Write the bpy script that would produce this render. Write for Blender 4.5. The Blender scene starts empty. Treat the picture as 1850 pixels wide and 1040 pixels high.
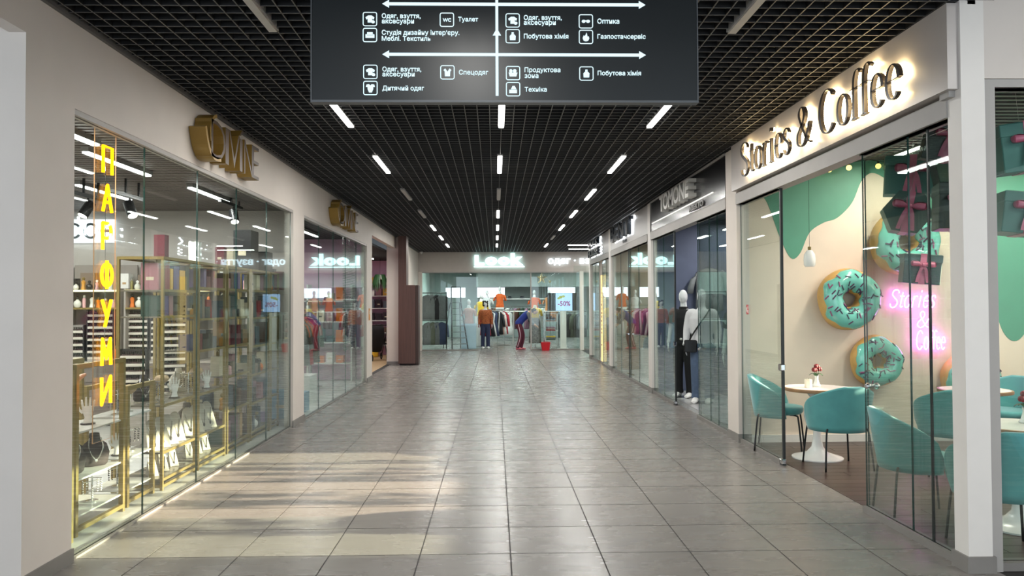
import bpy, math, random
from mathutils import Vector, Matrix

S = bpy.context.scene
COL = S.collection
RAD = math.radians
PI = math.pi

# ------------------------------------------------------------------ camera
cam_d = bpy.data.cameras.new('camera')
cam_d.sensor_width = 36.0
cam_d.lens = 36.0 * 1364.0 / 1850.0
cam_d.clip_start = 0.05
cam_d.clip_end = 200
cam = bpy.data.objects.new('camera', cam_d)
COL.objects.link(cam)
S.camera = cam
_ps, _th, _ro = RAD(1.30), RAD(1.22), RAD(0.25)
_fw = Vector((math.sin(_ps) * math.cos(_th), math.cos(_ps) * math.cos(_th), math.sin(_th)))
_r0 = Vector((math.cos(_ps), -math.sin(_ps), 0))
_u0 = _r0.cross(_fw)
_rt = _r0 * math.cos(_ro) - _u0 * math.sin(_ro)
_up = _u0 * math.cos(_ro) + _r0 * math.sin(_ro)
_m = Matrix((_rt, _up, -_fw)).transposed().to_4x4()
_m.translation = (0, 0, 1.66)
cam.matrix_world = _m

# ------------------------------------------------------------------ world, sun, exposure
W = bpy.data.worlds.new('daylight')
S.world = W
W.use_nodes = True
_n = W.node_tree.nodes
_l = W.node_tree.links
_n.clear()
_bg = _n.new('ShaderNodeBackground')
_bg.inputs['Color'].default_value = (0.80, 0.90, 1.0, 1.0)
_bg.inputs['Strength'].default_value = 2.3
_wo = _n.new('ShaderNodeOutputWorld')
_l.new(_bg.outputs[0], _wo.inputs[0])

sun_d = bpy.data.lights.new('sun', 'SUN')
sun_d.energy = 24.0
sun_d.angle = RAD(0.35)
sun_d.color = (1.0, 0.84, 0.62)
sun = bpy.data.objects.new('sun', sun_d)
COL.objects.link(sun)
sun.rotation_euler = Vector((-1.0, 0.0, -0.20)).to_track_quat('-Z', 'Y').to_euler()

S.view_settings.view_transform = 'Standard'
S.view_settings.look = 'None'
S.view_settings.gamma = 1.0
S.view_settings.use_curve_mapping = False
S.view_settings.exposure = 0.38
S.cycles.max_bounces = 8
S.cycles.diffuse_bounces = 3
S.cycles.glossy_bounces = 4
S.cycles.transmission_bounces = 6
S.cycles.transparent_max_bounces = 24
S.cycles.caustics_reflective = False
S.cycles.caustics_refractive = False
S.cycles.sample_clamp_indirect = 4.0
S.cycles.sample_clamp_direct = 20.0
S.cycles.denoising_prefilter = 'ACCURATE'
S.cycles.use_denoising = True

LAMP = 112.0        # emission of the ceiling tubes

# ------------------------------------------------------------------ materials
def lin(c):
    out = []
    for x in c[:3]:
        x = x / 255.0
        out.append(x / 12.92 if x <= 0.04045 else ((x + 0.055) / 1.055) ** 2.4)
    return tuple(out) + (1.0,)

MATS = {}
def M(name, col, rough=0.5, metal=0.0, emit=0.0, var=0.06, scale=6.0, bump=0.0, stretch=None, rand=0.0, coat=0.0, spec=0.5, ecol=None, bscale=None, sheen=0.0):
    if name in MATS:
        return MATS[name]
    m = bpy.data.materials.new(name)
    m.use_nodes = True
    nt = m.node_tree
    N, L = nt.nodes, nt.links
    N.clear()
    out = N.new('ShaderNodeOutputMaterial')
    b = N.new('ShaderNodeBsdfPrincipled')
    L.new(b.outputs[0], out.inputs[0])
    c = lin(col)
    b.inputs['Base Color'].default_value = c
    b.inputs['Roughness'].default_value = rough
    b.inputs['Metallic'].default_value = metal
    b.inputs['Specular IOR Level'].default_value = spec
    if coat:
        b.inputs['Coat Weight'].default_value = coat
        b.inputs['Coat Roughness'].default_value = 0.08
    if sheen:
        b.inputs['Sheen Weight'].default_value = sheen
        b.inputs['Sheen Roughness'].default_value = 0.4
    if emit:
        b.inputs['Emission Color'].default_value = lin(ecol or col)
        b.inputs['Emission Strength'].default_value = emit
    if var or bump:
        tc = N.new('ShaderNodeTexCoord')
        mp = N.new('ShaderNodeMapping')
        L.new(tc.outputs['Object'], mp.inputs[0])
        if stretch:
            mp.inputs['Scale'].default_value = stretch
        nz = N.new('ShaderNodeTexNoise')
        nz.inputs['Scale'].default_value = scale
        nz.inputs['Detail'].default_value = 5
        L.new(mp.outputs[0], nz.inputs['Vector'])
        if var:
            rp = N.new('ShaderNodeValToRGB')
            rp.color_ramp.elements[0].position = 0.3
            rp.color_ramp.elements[1].position = 0.7
            rp.color_ramp.elements[0].color = tuple(x * (1 - var) for x in c[:3]) + (1,)
            rp.color_ramp.elements[1].color = tuple(min(1, x * (1 + var)) for x in c[:3]) + (1,)
            L.new(nz.outputs['Fac'], rp.inputs[0])
            src = rp.outputs[0]
            if rand:
                oi = N.new('ShaderNodeObjectInfo')
                mr = N.new('ShaderNodeMapRange')
                mr.inputs['To Min'].default_value = 1 - rand
                mr.inputs['To Max'].default_value = 1 + rand
                L.new(oi.outputs['Random'], mr.inputs['Value'])
                hs = N.new('ShaderNodeHueSaturation')
                L.new(mr.outputs[0], hs.inputs['Value'])
                L.new(src, hs.inputs['Color'])
                src = hs.outputs[0]
            L.new(src, b.inputs['Base Color'])
        if bump:
            bp = N.new('ShaderNodeBump')
            bp.inputs['Strength'].default_value = bump
            bp.inputs['Distance'].default_value = 0.01
            if bscale:
                n2 = N.new('ShaderNodeTexNoise')
                n2.inputs['Scale'].default_value = bscale
                L.new(mp.outputs[0], n2.inputs['Vector'])
                L.new(n2.outputs['Fac'], bp.inputs['Height'])
            else:
                L.new(nz.outputs['Fac'], bp.inputs['Height'])
            L.new(bp.outputs[0], b.inputs['Normal'])
    MATS[name] = m
    return m

def E(name, col, strength, light=False):
    if name in MATS:
        return MATS[name]
    m = bpy.data.materials.new(name)
    m.use_nodes = True
    N, L = m.node_tree.nodes, m.node_tree.links
    N.clear()
    o = N.new('ShaderNodeOutputMaterial')
    e = N.new('ShaderNodeEmission')
    e.inputs[0].default_value = lin(col)
    e.inputs[1].default_value = strength
    L.new(e.outputs[0], o.inputs[0])
    if not light:
        m.cycles.emission_sampling = 'NONE'
    MATS[name] = m
    return m

def glass(name, tint=(0.93, 0.97, 0.955), base=0.04, gain=0.9):
    m = bpy.data.materials.new(name)
    m.use_nodes = True
    N, L = m.node_tree.nodes, m.node_tree.links
    N.clear()
    o = N.new('ShaderNodeOutputMaterial')
    t = N.new('ShaderNodeBsdfTransparent')
    t.inputs[0].default_value = tint + (1,)
    g = N.new('ShaderNodeBsdfGlossy')
    g.inputs['Roughness'].default_value = 0.0
    g.inputs['Color'].default_value = (0.92, 0.97, 0.96, 1)
    lw = N.new('ShaderNodeLayerWeight')
    lw.inputs['Blend'].default_value = 0.5
    p = N.new('ShaderNodeMath'); p.operation = 'POWER'; p.inputs[1].default_value = 5.0
    q = N.new('ShaderNodeMath'); q.operation = 'MULTIPLY_ADD'; q.inputs[1].default_value = gain; q.inputs[2].default_value = base
    q.use_clamp = True
    mx = N.new('ShaderNodeMixShader')
    L.new(lw.outputs['Facing'], p.inputs[0])
    L.new(p.outputs[0], q.inputs[0])
    L.new(q.outputs[0], mx.inputs[0])
    L.new(t.outputs[0], mx.inputs[1])
    L.new(g.outputs[0], mx.inputs[2])
    L.new(mx.outputs[0], o.inputs[0])
    MATS[name] = m
    return m

def tile_material():
    m = M('grey_tile', (128, 123, 118), rough=0.2, var=0.055, scale=2.6, stretch=(1.0, 3.2, 1), rand=0.045, spec=0.6)
    N, L = m.node_tree.nodes, m.node_tree.links
    b = next(n for n in N if n.type == 'BSDF_PRINCIPLED')
    mp = next(n for n in N if n.type == 'MAPPING')
    oi = next(n for n in N if n.type == 'OBJECT_INFO')
    L.new(oi.outputs['Location'], mp.inputs['Location'])
    n3 = N.new('ShaderNodeTexNoise'); n3.inputs['Scale'].default_value = 2.4; n3.inputs['Detail'].default_value = 3
    L.new(mp.outputs[0], n3.inputs['Vector'])
    r = N.new('ShaderNodeMapRange'); r.inputs['From Min'].default_value = 0.3; r.inputs['From Max'].default_value = 0.7
    r.inputs['To Min'].default_value = 0.255; r.inputs['To Max'].default_value = 0.285
    L.new(n3.outputs['Fac'], r.inputs['Value'])
    L.new(r.outputs[0], b.inputs['Roughness'])
    return m

TILE = tile_material()
WHITE = M('warm_white_paint', (214, 205, 196), rough=0.6, var=0.03, scale=2.5)
GROUT = M('dark_grout', (40, 37, 35), rough=0.8)
BLACK = M('matt_black', (7, 7, 8), rough=0.8)
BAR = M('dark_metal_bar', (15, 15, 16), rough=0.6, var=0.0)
BARLIT = M('lit_bar_edge', (88, 87, 86), rough=0.5, var=0.0)  # light painted on: bar undersides paler than the near-black sides
BASET = M('grey_skirting_tile', (128, 124, 119), rough=0.45)
ALU = M('satin_aluminium', (166, 162, 157), rough=0.5, metal=0.0, var=0.03)
CHROME = M('chrome', (210, 210, 212), rough=0.12, metal=1.0, var=0.0)
GLASS = glass('clear_glass')
GEDGE = M('green_glass_edge', (40, 72, 66), rough=0.15)
GOLD = M('brushed_gold', (146, 126, 76), rough=0.42, metal=0.5, var=0.06)
TUBE = E('led_tube', (255, 253, 248), 8.0)
def tube_light(parent, col, L, length, z=-0.02):
    d = bpy.data.lights.new('tube_light', 'AREA')
    d.shape = 'RECTANGLE'
    d.size, d.size_y = 0.054, length
    d.color = lin(col)[:3]
    d.energy = L * PI * 0.054 * length
    o = bpy.data.objects.new('tube_light', d)
    COL.objects.link(o)
    o.parent = parent
    o.location = (0, length / 2 + 0.01, z)
    return o
TUBEOFF = M('unlit_tube', (190, 186, 180), rough=0.4)
NAVY = M('slate_blue_paint', (84, 92, 116), rough=0.6, var=0.03)

# ------------------------------------------------------------------ mesh builder
class MB:
    def __init__(self):
        self.v, self.f, self.mi = [], [], []
        self.cur = 0
    def add(self, vs, fs):
        o = len(self.v)
        self.v += [tuple(p) for p in vs]
        for f in fs:
            self.f.append(tuple(i + o for i in f))
            self.mi.append(self.cur)
        return self
    def box(self, x0, x1, y0, y1, z0, z1):
        vs = [(x, y, z) for z in (z0, z1) for y in (y0, y1) for x in (x0, x1)]
        return self.add(vs, [(0, 2, 3, 1), (4, 5, 7, 6), (0, 1, 5, 4), (2, 6, 7, 3), (0, 4, 6, 2), (1, 3, 7, 5)])
    def cbox(self, c, s, rz=0.0, bev=0.0):
        hx, hy, hz = s[0] / 2, s[1] / 2, s[2] / 2
        if bev:
            b = bev
            pts = [(-hx + b, -hy), (hx - b, -hy), (hx, -hy + b), (hx, hy - b), (hx - b, hy), (-hx + b, hy), (-hx, hy - b), (-hx, -hy + b)]
            sc = [(-hz, 1 - b / max(hx, hy)), (-hz + b, 1), (hz - b, 1), (hz, 1 - b / max(hx, hy))]
            rings = [[(x * k, y * k, z) for x, y in pts] for z, k in sc]
            t = MB(); t.loft(rings)
            vs, fs = t.v, t.f
        else:
            t = MB().box(-hx, hx, -hy, hy, -hz, hz)
            vs, fs = t.v, t.f
        ca, sa = math.cos(rz), math.sin(rz)
        return self.add([(c[0] + x * ca - y * sa, c[1] + x * sa + y * ca, c[2] + z) for x, y, z in vs], fs)
    def loft(self, rings, caps=True, closed=True):
        n = len(rings[0])
        vs = [p for r in rings for p in r]
        fs = []
        for i in range(len(rings) - 1):
            for j in range(n if closed else n - 1):
                a, b = i * n + j, i * n + (j + 1) % n
                fs.append((a, b, b + n, a + n))
        if caps:
            fs.append(tuple(range(n - 1, -1, -1)))
            fs.append(tuple(range((len(rings) - 1) * n, len(rings) * n)))
        return self.add(vs, fs)
    def lathe(self, prof, c=(0, 0, 0), n=24, caps=True):
        rings = [[(c[0] + r * math.cos(2 * PI * k / n), c[1] + r * math.sin(2 * PI * k / n), c[2] + z) for k in range(n)] for r, z in prof]
        return self.loft(rings, caps)
    def tube(self, pts, r, n=8, caps=True, closed=False):
        pts = [Vector(p) for p in pts]
        rs = r if isinstance(r, (list, tuple)) else [r] * len(pts)
        rings = []
        ref = None
        m = len(pts)
        for i, p in enumerate(pts):
            if closed:
                t = (pts[(i + 1) % m] - pts[i - 1])
            else:
                t = pts[min(i + 1, m - 1)] - pts[max(i - 1, 0)]
            if t.length < 1e-9:
                t = Vector((0, 0, 1))
            t.normalize()
            if ref is None:
                ref = Vector((0, 0, 1)) if abs(t.z) < 0.9 else Vector((1, 0, 0))
            a = t.cross(ref)
            if a.length < 1e-6:
                a = t.cross(Vector((0, 1, 0)))
            a.normalize()
            b = a.cross(t)
            ref = b
            rings.append([tuple(p + a * (rs[i] * math.cos(2 * PI * k / n)) + b * (rs[i] * math.sin(2 * PI * k / n))) for k in range(n)])
        if closed:
            rings.append(rings[0])
            return self.loft(rings, False)
        return self.loft(rings, caps)
    def bar(self, p, q, w, h=None):
        """square bar from p to q"""
        h = h or w
        p, q = Vector(p), Vector(q)
        t = (q - p).normalized()
        ref = Vector((0, 0, 1)) if abs(t.z) < 0.9 else Vector((0, 1, 0))
        a = t.cross(ref).normalized(); b = a.cross(t)
        rings = [[tuple(c + a * (sx * w / 2) + b * (sy * h / 2)) for sx, sy in ((-1, -1), (1, -1), (1, 1), (-1, 1))] for c in (p, q)]
        return self.loft(rings)
    def ball(self, c, r, n=12, m=8):
        rx, ry, rz = r if isinstance(r, (tuple, list)) else (r, r, r)
        rings = []
        for i in range(m + 1):
            a = -PI / 2 + PI * i / m
            k = max(math.cos(a), 0.02)
            rings.append([(c[0] + rx * k * math.cos(2 * PI * j / n), c[1] + ry * k * math.sin(2 * PI * j / n), c[2] + rz * math.sin(a)) for j in range(n)])
        return self.loft(rings)
    def ellrings(self, spec, n=16, caps=True):
        """spec: list of (center, axis_a vec, axis_b vec)"""
        rings = []
        for c, a, b in spec:
            c, a, b = Vector(c), Vector(a), Vector(b)
            rings.append([tuple(c + a * math.cos(2 * PI * k / n) + b * math.sin(2 * PI * k / n)) for k in range(n)])
        return self.loft(rings, caps)
    def prism(self, poly, z0, z1):
        return self.loft([[(x, y, z0) for x, y in poly], [(x, y, z1) for x, y in poly]])
    def ribbon(self, pts, ws, z0, z1):
        """flat stroke in the xy plane with a width for every point"""
        rings = []
        m = len(pts)
        for i, (x, y) in enumerate(pts):
            a = pts[max(i - 1, 0)]; b = pts[min(i + 1, m - 1)]
            dx, dy = b[0] - a[0], b[1] - a[1]
            l = math.hypot(dx, dy) or 1
            nx, ny = -dy / l * ws[i] / 2, dx / l * ws[i] / 2
            rings.append([(x - nx, y - ny, z0), (x + nx, y + ny, z0), (x + nx, y + ny, z1), (x - nx, y - ny, z1)])
        return self.loft(rings)
    def merge(self, other, mat=None):
        vs = other.v if mat is None else [tuple(mat @ Vector(p)) for p in other.v]
        return self.add(vs, other.f)
    def mesh(self, name, mats, smooth=False):
        me = bpy.data.meshes.new(name)
        me.from_pydata(self.v, [], self.f)
        if not isinstance(mats, (list, tuple)):
            mats = [mats]
        for m in mats:
            me.materials.append(m)
        if len(mats) > 1:
            me.polygons.foreach_set('material_index', self.mi)
        if smooth:
            me.polygons.foreach_set('use_smooth', [True] * len(me.polygons))
            if smooth != 'all':
                me.set_sharp_from_angle(angle=RAD(38))
        me.update()
        return me
    def build(self, name, mats, parent=None, smooth=False, loc=None, rz=0.0):
        o = bpy.data.objects.new(name, self.mesh(name, mats, smooth))
        COL.objects.link(o)
        if loc is not None:
            o.location = loc
        o.rotation_euler.z = rz
        if parent is not None:
            o.parent = parent
        return o

def link(name, me, parent=None, loc=(0, 0, 0), rz=0.0):
    o = bpy.data.objects.new(name, me)
    COL.objects.link(o)
    o.location = loc
    o.rotation_euler.z = rz
    if parent is not None:
        o.parent = parent
    return o

def tag(o, label, cat, group=None):
    o['label'] = label
    o['category'] = cat
    if group:
        o['group'] = group
    return o

def thing(name, label, cat, loc=(0, 0, 0), rz=0.0, group=None):
    o = bpy.data.objects.new(name, None)
    o.empty_display_size = 0.1
    COL.objects.link(o)
    o.location = loc
    o.rotation_euler.z = rz
    return tag(o, label, cat, group)

def struct(o, label=None):
    o['kind'] = 'structure'
    if label:
        o['label'] = label
    return o

def dup(root, loc=None, rz=None, label=None, group=None):
    r = root.copy(); COL.objects.link(r)
    if loc is not None:
        r.location = loc
    if rz is not None:
        r.rotation_euler.z = rz
    if label:
        r['label'] = label
    if group:
        r['group'] = group
    for ch in root.children:
        c = ch.copy(); COL.objects.link(c); c.parent = r
        for g in ch.children:
            d = g.copy(); COL.objects.link(d); d.parent = c
    return r

def ownmat(o, m):
    """material on the object, so that alike meshes can be shared"""
    o.material_slots[0].link = 'OBJECT'
    o.material_slots[0].material = m

# ------------------------------------------------------------------ lettering
def text_mb(body, w=None, h=None, depth=0.02, bold=0.0, res=3):
    c = bpy.data.curves.new('lettering', 'FONT')
    c.body = body
    c.extrude = 0.5
    c.offset = bold
    c.resolution_u = res
    o = bpy.data.objects.new('lettering', c)
    COL.objects.link(o)
    dg = bpy.context.evaluated_depsgraph_get()
    me = bpy.data.meshes.new_from_object(o.evaluated_get(dg))
    vs = [v.co.copy() for v in me.vertices]
    fs = [tuple(p.vertices) for p in me.polygons]
    bpy.data.objects.remove(o); bpy.data.curves.remove(c); bpy.data.meshes.remove(me)
    x0, x1 = min(v.x for v in vs), max(v.x for v in vs)
    y0, y1 = min(v.y for v in vs), max(v.y for v in vs)
    kx = w / (x1 - x0) if w else None
    ky = h / (y1 - y0) if h else None
    kx = kx or ky; ky = ky or kx
    mb = MB()
    mb.add([((v.x - x0) * kx, (v.y - y0) * ky, v.z * depth) for v in vs], fs)
    return mb

def frame(o, r, u):
    r, u = Vector(r).normalized(), Vector(u).normalized()
    n = r.cross(u)
    m = Matrix((r, u, n)).transposed().to_4x4()
    m.translation = o
    return m

def put(ob, o, r, u):
    ob.matrix_local = frame(o, r, u)
    return ob

def text(name, body, mat, parent, o, r, u, w=None, h=None, depth=0.02, bold=0.0):
    ob = text_mb(body, w, h, depth, bold).build(name, mat, parent)
    return put(ob, o, r, u)

def cr(pts, n=6):
    """smooth path through the points"""
    if len(pts) < 3:
        return list(pts)
    P = [pts[0]] + list(pts) + [pts[-1]]
    out = []
    for i in range(1, len(P) - 2):
        p0, p1, p2, p3 = P[i - 1], P[i], P[i + 1], P[i + 2]
        for k in range(n):
            t = k / n
            out.append(tuple(0.5 * ((2 * p1[d]) + (-p0[d] + p2[d]) * t + (2 * p0[d] - 5 * p1[d] + 4 * p2[d] - p3[d]) * t * t + (-p0[d] + 3 * p1[d] - 3 * p2[d] + p3[d]) * t ** 3) for d in range(len(p1))))
    out.append(tuple(pts[-1]))
    return out

def arc(cx, cy, rx, ry, a0, a1, n=18):
    return [(cx + rx * math.cos(RAD(a0 + (a1 - a0) * k / n)), cy + ry * math.sin(RAD(a0 + (a1 - a0) * k / n))) for k in range(n + 1)]

# skeleton letters: (advance, strokes); x-height 1, capitals 1.5
SK = {
    'S': (0.86, [cr([(0.70, 1.22), (0.62, 1.42), (0.42, 1.5), (0.2, 1.42), (0.12, 1.2), (0.22, 0.98), (0.42, 0.8), (0.64, 0.6), (0.72, 0.34), (0.62, 0.1), (0.4, 0.0), (0.18, 0.08), (0.08, 0.32)])]),
    't': (0.46, [cr([(0.2, 1.28), (0.2, 0.7), (0.2, 0.25), (0.26, 0.04), (0.42, 0.08)]), [(0.02, 0.97), (0.42, 0.97)]]),
    'o': (0.70, [arc(0.34, 0.5, 0.26, 0.5, 0, 360, 28)]),
    'r': (0.62, [[(0.16, 0.98), (0.16, 0.5), (0.16, 0.0)], cr([(0.16, 0.62), (0.24, 0.88), (0.38, 0.98), (0.48, 0.9)])]),
    'i': (0.44, [[(0.16, 0.98), (0.16, 0.5), (0.16, 0.0)], [(0.16, 1.42), (0.16, 1.28)]]),
    'e': (0.64, [[(0.08, 0.55), (0.54, 0.55)] , arc(0.32, 0.5, 0.24, 0.5, 6, 318, 24)]),
    's': (0.58, [cr([(0.46, 0.8), (0.38, 0.96), (0.26, 1.0), (0.12, 0.9), (0.1, 0.72), (0.26, 0.55), (0.42, 0.4), (0.46, 0.2), (0.34, 0.02), (0.18, 0.0), (0.07, 0.2)])]),
    'C': (1.02, [arc(0.52, 0.75, 0.42, 0.75, 42, 318, 28)]),
    'f': (0.46, [cr([(0.52, 1.4), (0.42, 1.52), (0.28, 1.46), (0.2, 1.2), (0.19, 0.8), (0.19, 0.0)]), [(0.02, 0.97), (0.42, 0.97)]]),
    '&': (1.0, [cr([(0.86, 0.78), (0.76, 0.45), (0.55, 0.12), (0.32, 0.0), (0.12, 0.14), (0.1, 0.42), (0.26, 0.66), (0.48, 0.88), (0.56, 1.15), (0.46, 1.4), (0.32, 1.42), (0.22, 1.22), (0.3, 0.95), (0.52, 0.5), (0.72, 0.16), (0.9, 0.02)])]),
    ' ': (0.4, []),
}
SERIF = {'r': [(0.16, 0.0)], 'i': [(0.16, 0.0)], 'f': [(0.19, 0.0)]}

def serif_text(body, w, h, depth):
    """serif capitals and small letters with thick stems and hairlines; h = capital height"""
    mb = MB()
    x = 0
    for ch in body:
        adv, st = SK[ch]
        cap = ch in 'SC&'
        for s in st:
            pts = [(x + px, py) for px, py in s]
            if len(pts) == 2:
                pts = [pts[0], ((pts[0][0] + pts[1][0]) / 2, (pts[0][1] + pts[1][1]) / 2), pts[1]]
            ws = []
            for i in range(len(pts)):
                a, b = pts[max(i - 1, 0)], pts[min(i + 1, len(pts) - 1)]
                dx, dy = abs(b[0] - a[0]), abs(b[1] - a[1])
                k = dy / (math.hypot(dx, dy) or 1)
                ws.append(0.034 + (0.105 if cap else 0.075) * k ** 2.0)
            if ch in 'Ss&':
                m = len(pts)
                ws = [0.036 + (0.12 if cap else 0.085) * max(0, math.sin(PI * i / (m - 1))) ** 2 for i in range(m)] if ch != '&' else ws
            mb.ribbon(pts, ws, -depth / 2, depth / 2)
        for sx, sy in SERIF.get(ch, []):
            mb.ribbon([(x + sx - 0.13, sy), (x + sx, sy), (x + sx + 0.13, sy)], [0.05] * 3, -depth / 2, depth / 2)
        x += adv
    kx, ky = w / x, h / 1.5
    mb.v = [(a * kx, b * ky, c) for a, b, c in mb.v]
    return mb

def neon_text(body, w, h, r, slant=0.25):
    mb = MB()
    x = 0
    tot = sum(SK[c][0] for c in body)
    kx, ky = w / tot, h / 1.5
    for ch in body:
        adv, st = SK[ch]
        for s in st:
            mb.tube([((x + px + slant * py) * kx, py * ky, 0) for px, py in s], r, 6)
        x += adv
    return mb

def fuse(mb, voxel, smooth_it=6):
    """overlapping shapes grown together into one continuous skin"""
    me = bpy.data.meshes.new('body')
    me.from_pydata(mb.v, [], mb.f)
    o = bpy.data.objects.new('body', me)
    COL.objects.link(o)
    r = o.modifiers.new('r', 'REMESH'); r.mode = 'VOXEL'; r.voxel_size = voxel
    s = o.modifiers.new('s', 'SMOOTH'); s.factor = 0.5; s.iterations = smooth_it
    dg = bpy.context.evaluated_depsgraph_get()
    out = bpy.data.meshes.new_from_object(o.evaluated_get(dg))
    bpy.data.objects.remove(o); bpy.data.meshes.remove(me)
    out.polygons.foreach_set('use_smooth', [True] * len(out.polygons))
    return out

def mesh_obj(name, me, mat, parent=None, loc=(0, 0, 0), rz=0.0):
    me.materials.clear(); me.materials.append(mat)
    return link(name, me, parent, loc, rz)

# ================================================================== the setting
XL, XR, CZ = -2.75, 2.94, 3.54
YL = 27.2            # front of the clothing shop that closes the mall

# ---- floor: dark bed with raised tiles
floor = struct(MB().box(-8.6, 9.0, -5.0, 40.0, -0.12, -0.0025).build('floor', GROUT), 'grey large format tile floor of the mall passage')
t_me = MB().cbox((0, 0, -0.005), (0.5912, 0.5912, 0.010)).mesh('tile', TILE)
X0, Y0 = -2.903, 3.863
for j in range(30):
    for i in range(10):
        link('tile', t_me, floor, (X0 + 0.6 * i + 0.3, Y0 + 0.6 * j + 0.3, 0))
mb = MB()
for j in range(30, 58):
    for i in range(-1, 13):
        if j < 39 and not 0 <= i < 10:
            continue
        mb.cbox((X0 + 0.6 * i + 0.3, Y0 + 0.6 * j + 0.3, -0.005), (0.5912, 0.5912, 0.010))
for j in range(-14, 0):
    for i in range(-6, 19):
        mb.cbox((X0 + 0.6 * i + 0.3, Y0 + 0.6 * j + 0.3, -0.005), (0.5912, 0.5912, 0.010))
o = mb.build('tile_field', TILE, floor); o['kind'] = 'stuff'

# ---- ceiling: black void with an open grid of bars under it
ceiling = struct(MB().box(-8.6, 9.0, -5.0, 40.0, 3.98, 4.1).build('ceiling', BLACK), 'open black metal grid ceiling over the passage')
gx0, gx1, gy0, gy1 = -2.74, 2.98, 2.4, YL
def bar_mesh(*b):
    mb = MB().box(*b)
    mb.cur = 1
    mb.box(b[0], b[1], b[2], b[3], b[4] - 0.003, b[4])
    return mb.mesh('grid_bar', [BAR, BARLIT])
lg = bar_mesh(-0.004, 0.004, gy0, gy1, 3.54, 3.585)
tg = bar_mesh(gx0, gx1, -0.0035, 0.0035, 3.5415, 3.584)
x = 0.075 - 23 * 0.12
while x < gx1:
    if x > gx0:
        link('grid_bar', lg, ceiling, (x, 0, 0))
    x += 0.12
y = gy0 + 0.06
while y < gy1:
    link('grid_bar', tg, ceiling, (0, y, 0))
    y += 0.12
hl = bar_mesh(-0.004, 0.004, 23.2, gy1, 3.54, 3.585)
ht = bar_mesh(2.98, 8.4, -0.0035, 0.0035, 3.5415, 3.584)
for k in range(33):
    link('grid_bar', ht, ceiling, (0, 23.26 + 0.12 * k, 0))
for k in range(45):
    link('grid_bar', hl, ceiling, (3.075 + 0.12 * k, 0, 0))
mb = MB().box(XL - 0.01, XL + 0.03, 4.0, 27.2, 3.515, 3.56).box(2.95, 3.0, 4.6, 23.2, 3.515, 3.56)
mb.build('perimeter_trim', M('trim_grey', (84, 82, 80), rough=0.5), ceiling)

# ---- wall_left with its piers and openings
wl = struct(MB().box(-2.87, XL, 4.99, 16.97, 2.955, 3.98).build('wall_left', WHITE), 'warm white plastered wall with shop windows and sign band')
def wpart(name, *b, mat=WHITE, parent=wl):
    return MB().box(*b).build(name, mat, parent)
wpart('pier', -3.35, XL, 4.47, 4.99, 0, 3.98)
wpart('pier', -2.87, XL, 10.36, 10.95, 0, 2.955)
wpart('pier', -2.87, XL, 16.30, 16.97, 0, 2.955)
wpart('header', -2.85, XL, 1.5, 4.47, 3.27, 3.98)
wpart('header', -2.87, XL, 16.97, 21.0, 3.22, 3.98)
wpart('pier', -3.0, -2.66, 21.0, 21.35, 0, 3.22)
wpart('wall_panel', -2.87, XL, 21.35, YL, 0, 3.98)
wpart('header', -3.0, -2.66, 21.0, 21.35, 3.22, 3.98)
wpart('pier', -3.2, XL, 0.8, 1.5, 0, 3.98)
bl = struct(MB().box(XL, XL + 0.012, 4.47, 5.0, 0, 0.09).build('baseboard_left', BASET), 'grey tile skirting along the white piers')
for b in ((XL, XL + 0.012, 10.34, 10.97, 0, 0.09), (XL, XL + 0.012, 16.28, 16.98, 0, 0.09), (-3.36, XL + 0.012, 4.458, 4.47, 0, 0.09),
          (-3.0, -2.65, 20.988, 21.0, 0, 0.09), (XL, XL + 0.012, 21.9, YL, 0, 0.09)):
    MB().box(*b).build('skirting_tile', BASET, bl)

def pane_mesh(along, a0, a1, p, z0, z1, th=0.012):
    """one sheet of glass; along = 'x' or 'y', p = its plane"""
    mb = MB()
    if along == 'y':
        v = [(p + s * th / 2, y, z) for z in (z0, z1) for y in (a0, a1) for s in (-1, 1)]
        glassf, edge = [(0, 4, 6, 2), (1, 3, 7, 5)], [(0, 2, 3, 1), (4, 5, 7, 6), (0, 1, 5, 4), (2, 6, 7, 3)]
    else:
        v = [(x, p + s * th / 2, z) for z in (z0, z1) for s in (-1, 1) for x in (a0, a1)]
        glassf, edge = [(0, 1, 5, 4), (2, 6, 7, 3)], [(0, 2, 3, 1), (4, 5, 7, 6), (0, 4, 6, 2), (1, 3, 7, 5)]
    mb.cur = 0; mb.add(v, glassf)
    mb.cur = 1; mb.add(v, edge)
    return mb

def pane(parent, along, a0, a1, p, z0, z1, name='pane'):
    return pane_mesh(along, a0, a1, p, z0, z1).build(name, [GLASS, GEDGE], parent)

def front(name, label, along, edges, p, z0, z1, side=1, gap=0.006):
    """frameless glass front: floor channel, head channel and the sheets between them"""
    a0, a1 = edges[0], edges[-1]
    mb = MB()
    if along == 'y':
        mb.box(p - 0.035, p + 0.035, a0, a1, 0, z0)
    else:
        mb.box(a0, a1, p - 0.05, p + 0.05, 0, z0)
    w = struct(mb.build(name, BASET), label)
    h = MB().box(p - 0.035, p + 0.035, a0, a1, z1, z1 + 0.05) if along == 'y' else MB().box(a0, a1, p - 0.035, p + 0.035, z1, z1 + 0.05)
    h.build('head_channel', ALU, w)
    for u, v in zip(edges[:-1], edges[1:]):
        pane(w, along, u + gap / 2, v - gap / 2, p, z0, z1)
    return w

win1 = front('window_1', 'tall frameless glass front of the perfume shop', 'y', [4.99, 6.06, 7.13, 8.20, 9.28, 10.36], -2.79, 0.014, 2.92)
win2 = front('window_2', 'frameless glass front between two white piers', 'y', [10.95, 12.02, 13.09, 14.16, 15.23, 16.30], -2.79, 0.014, 2.92)

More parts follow.
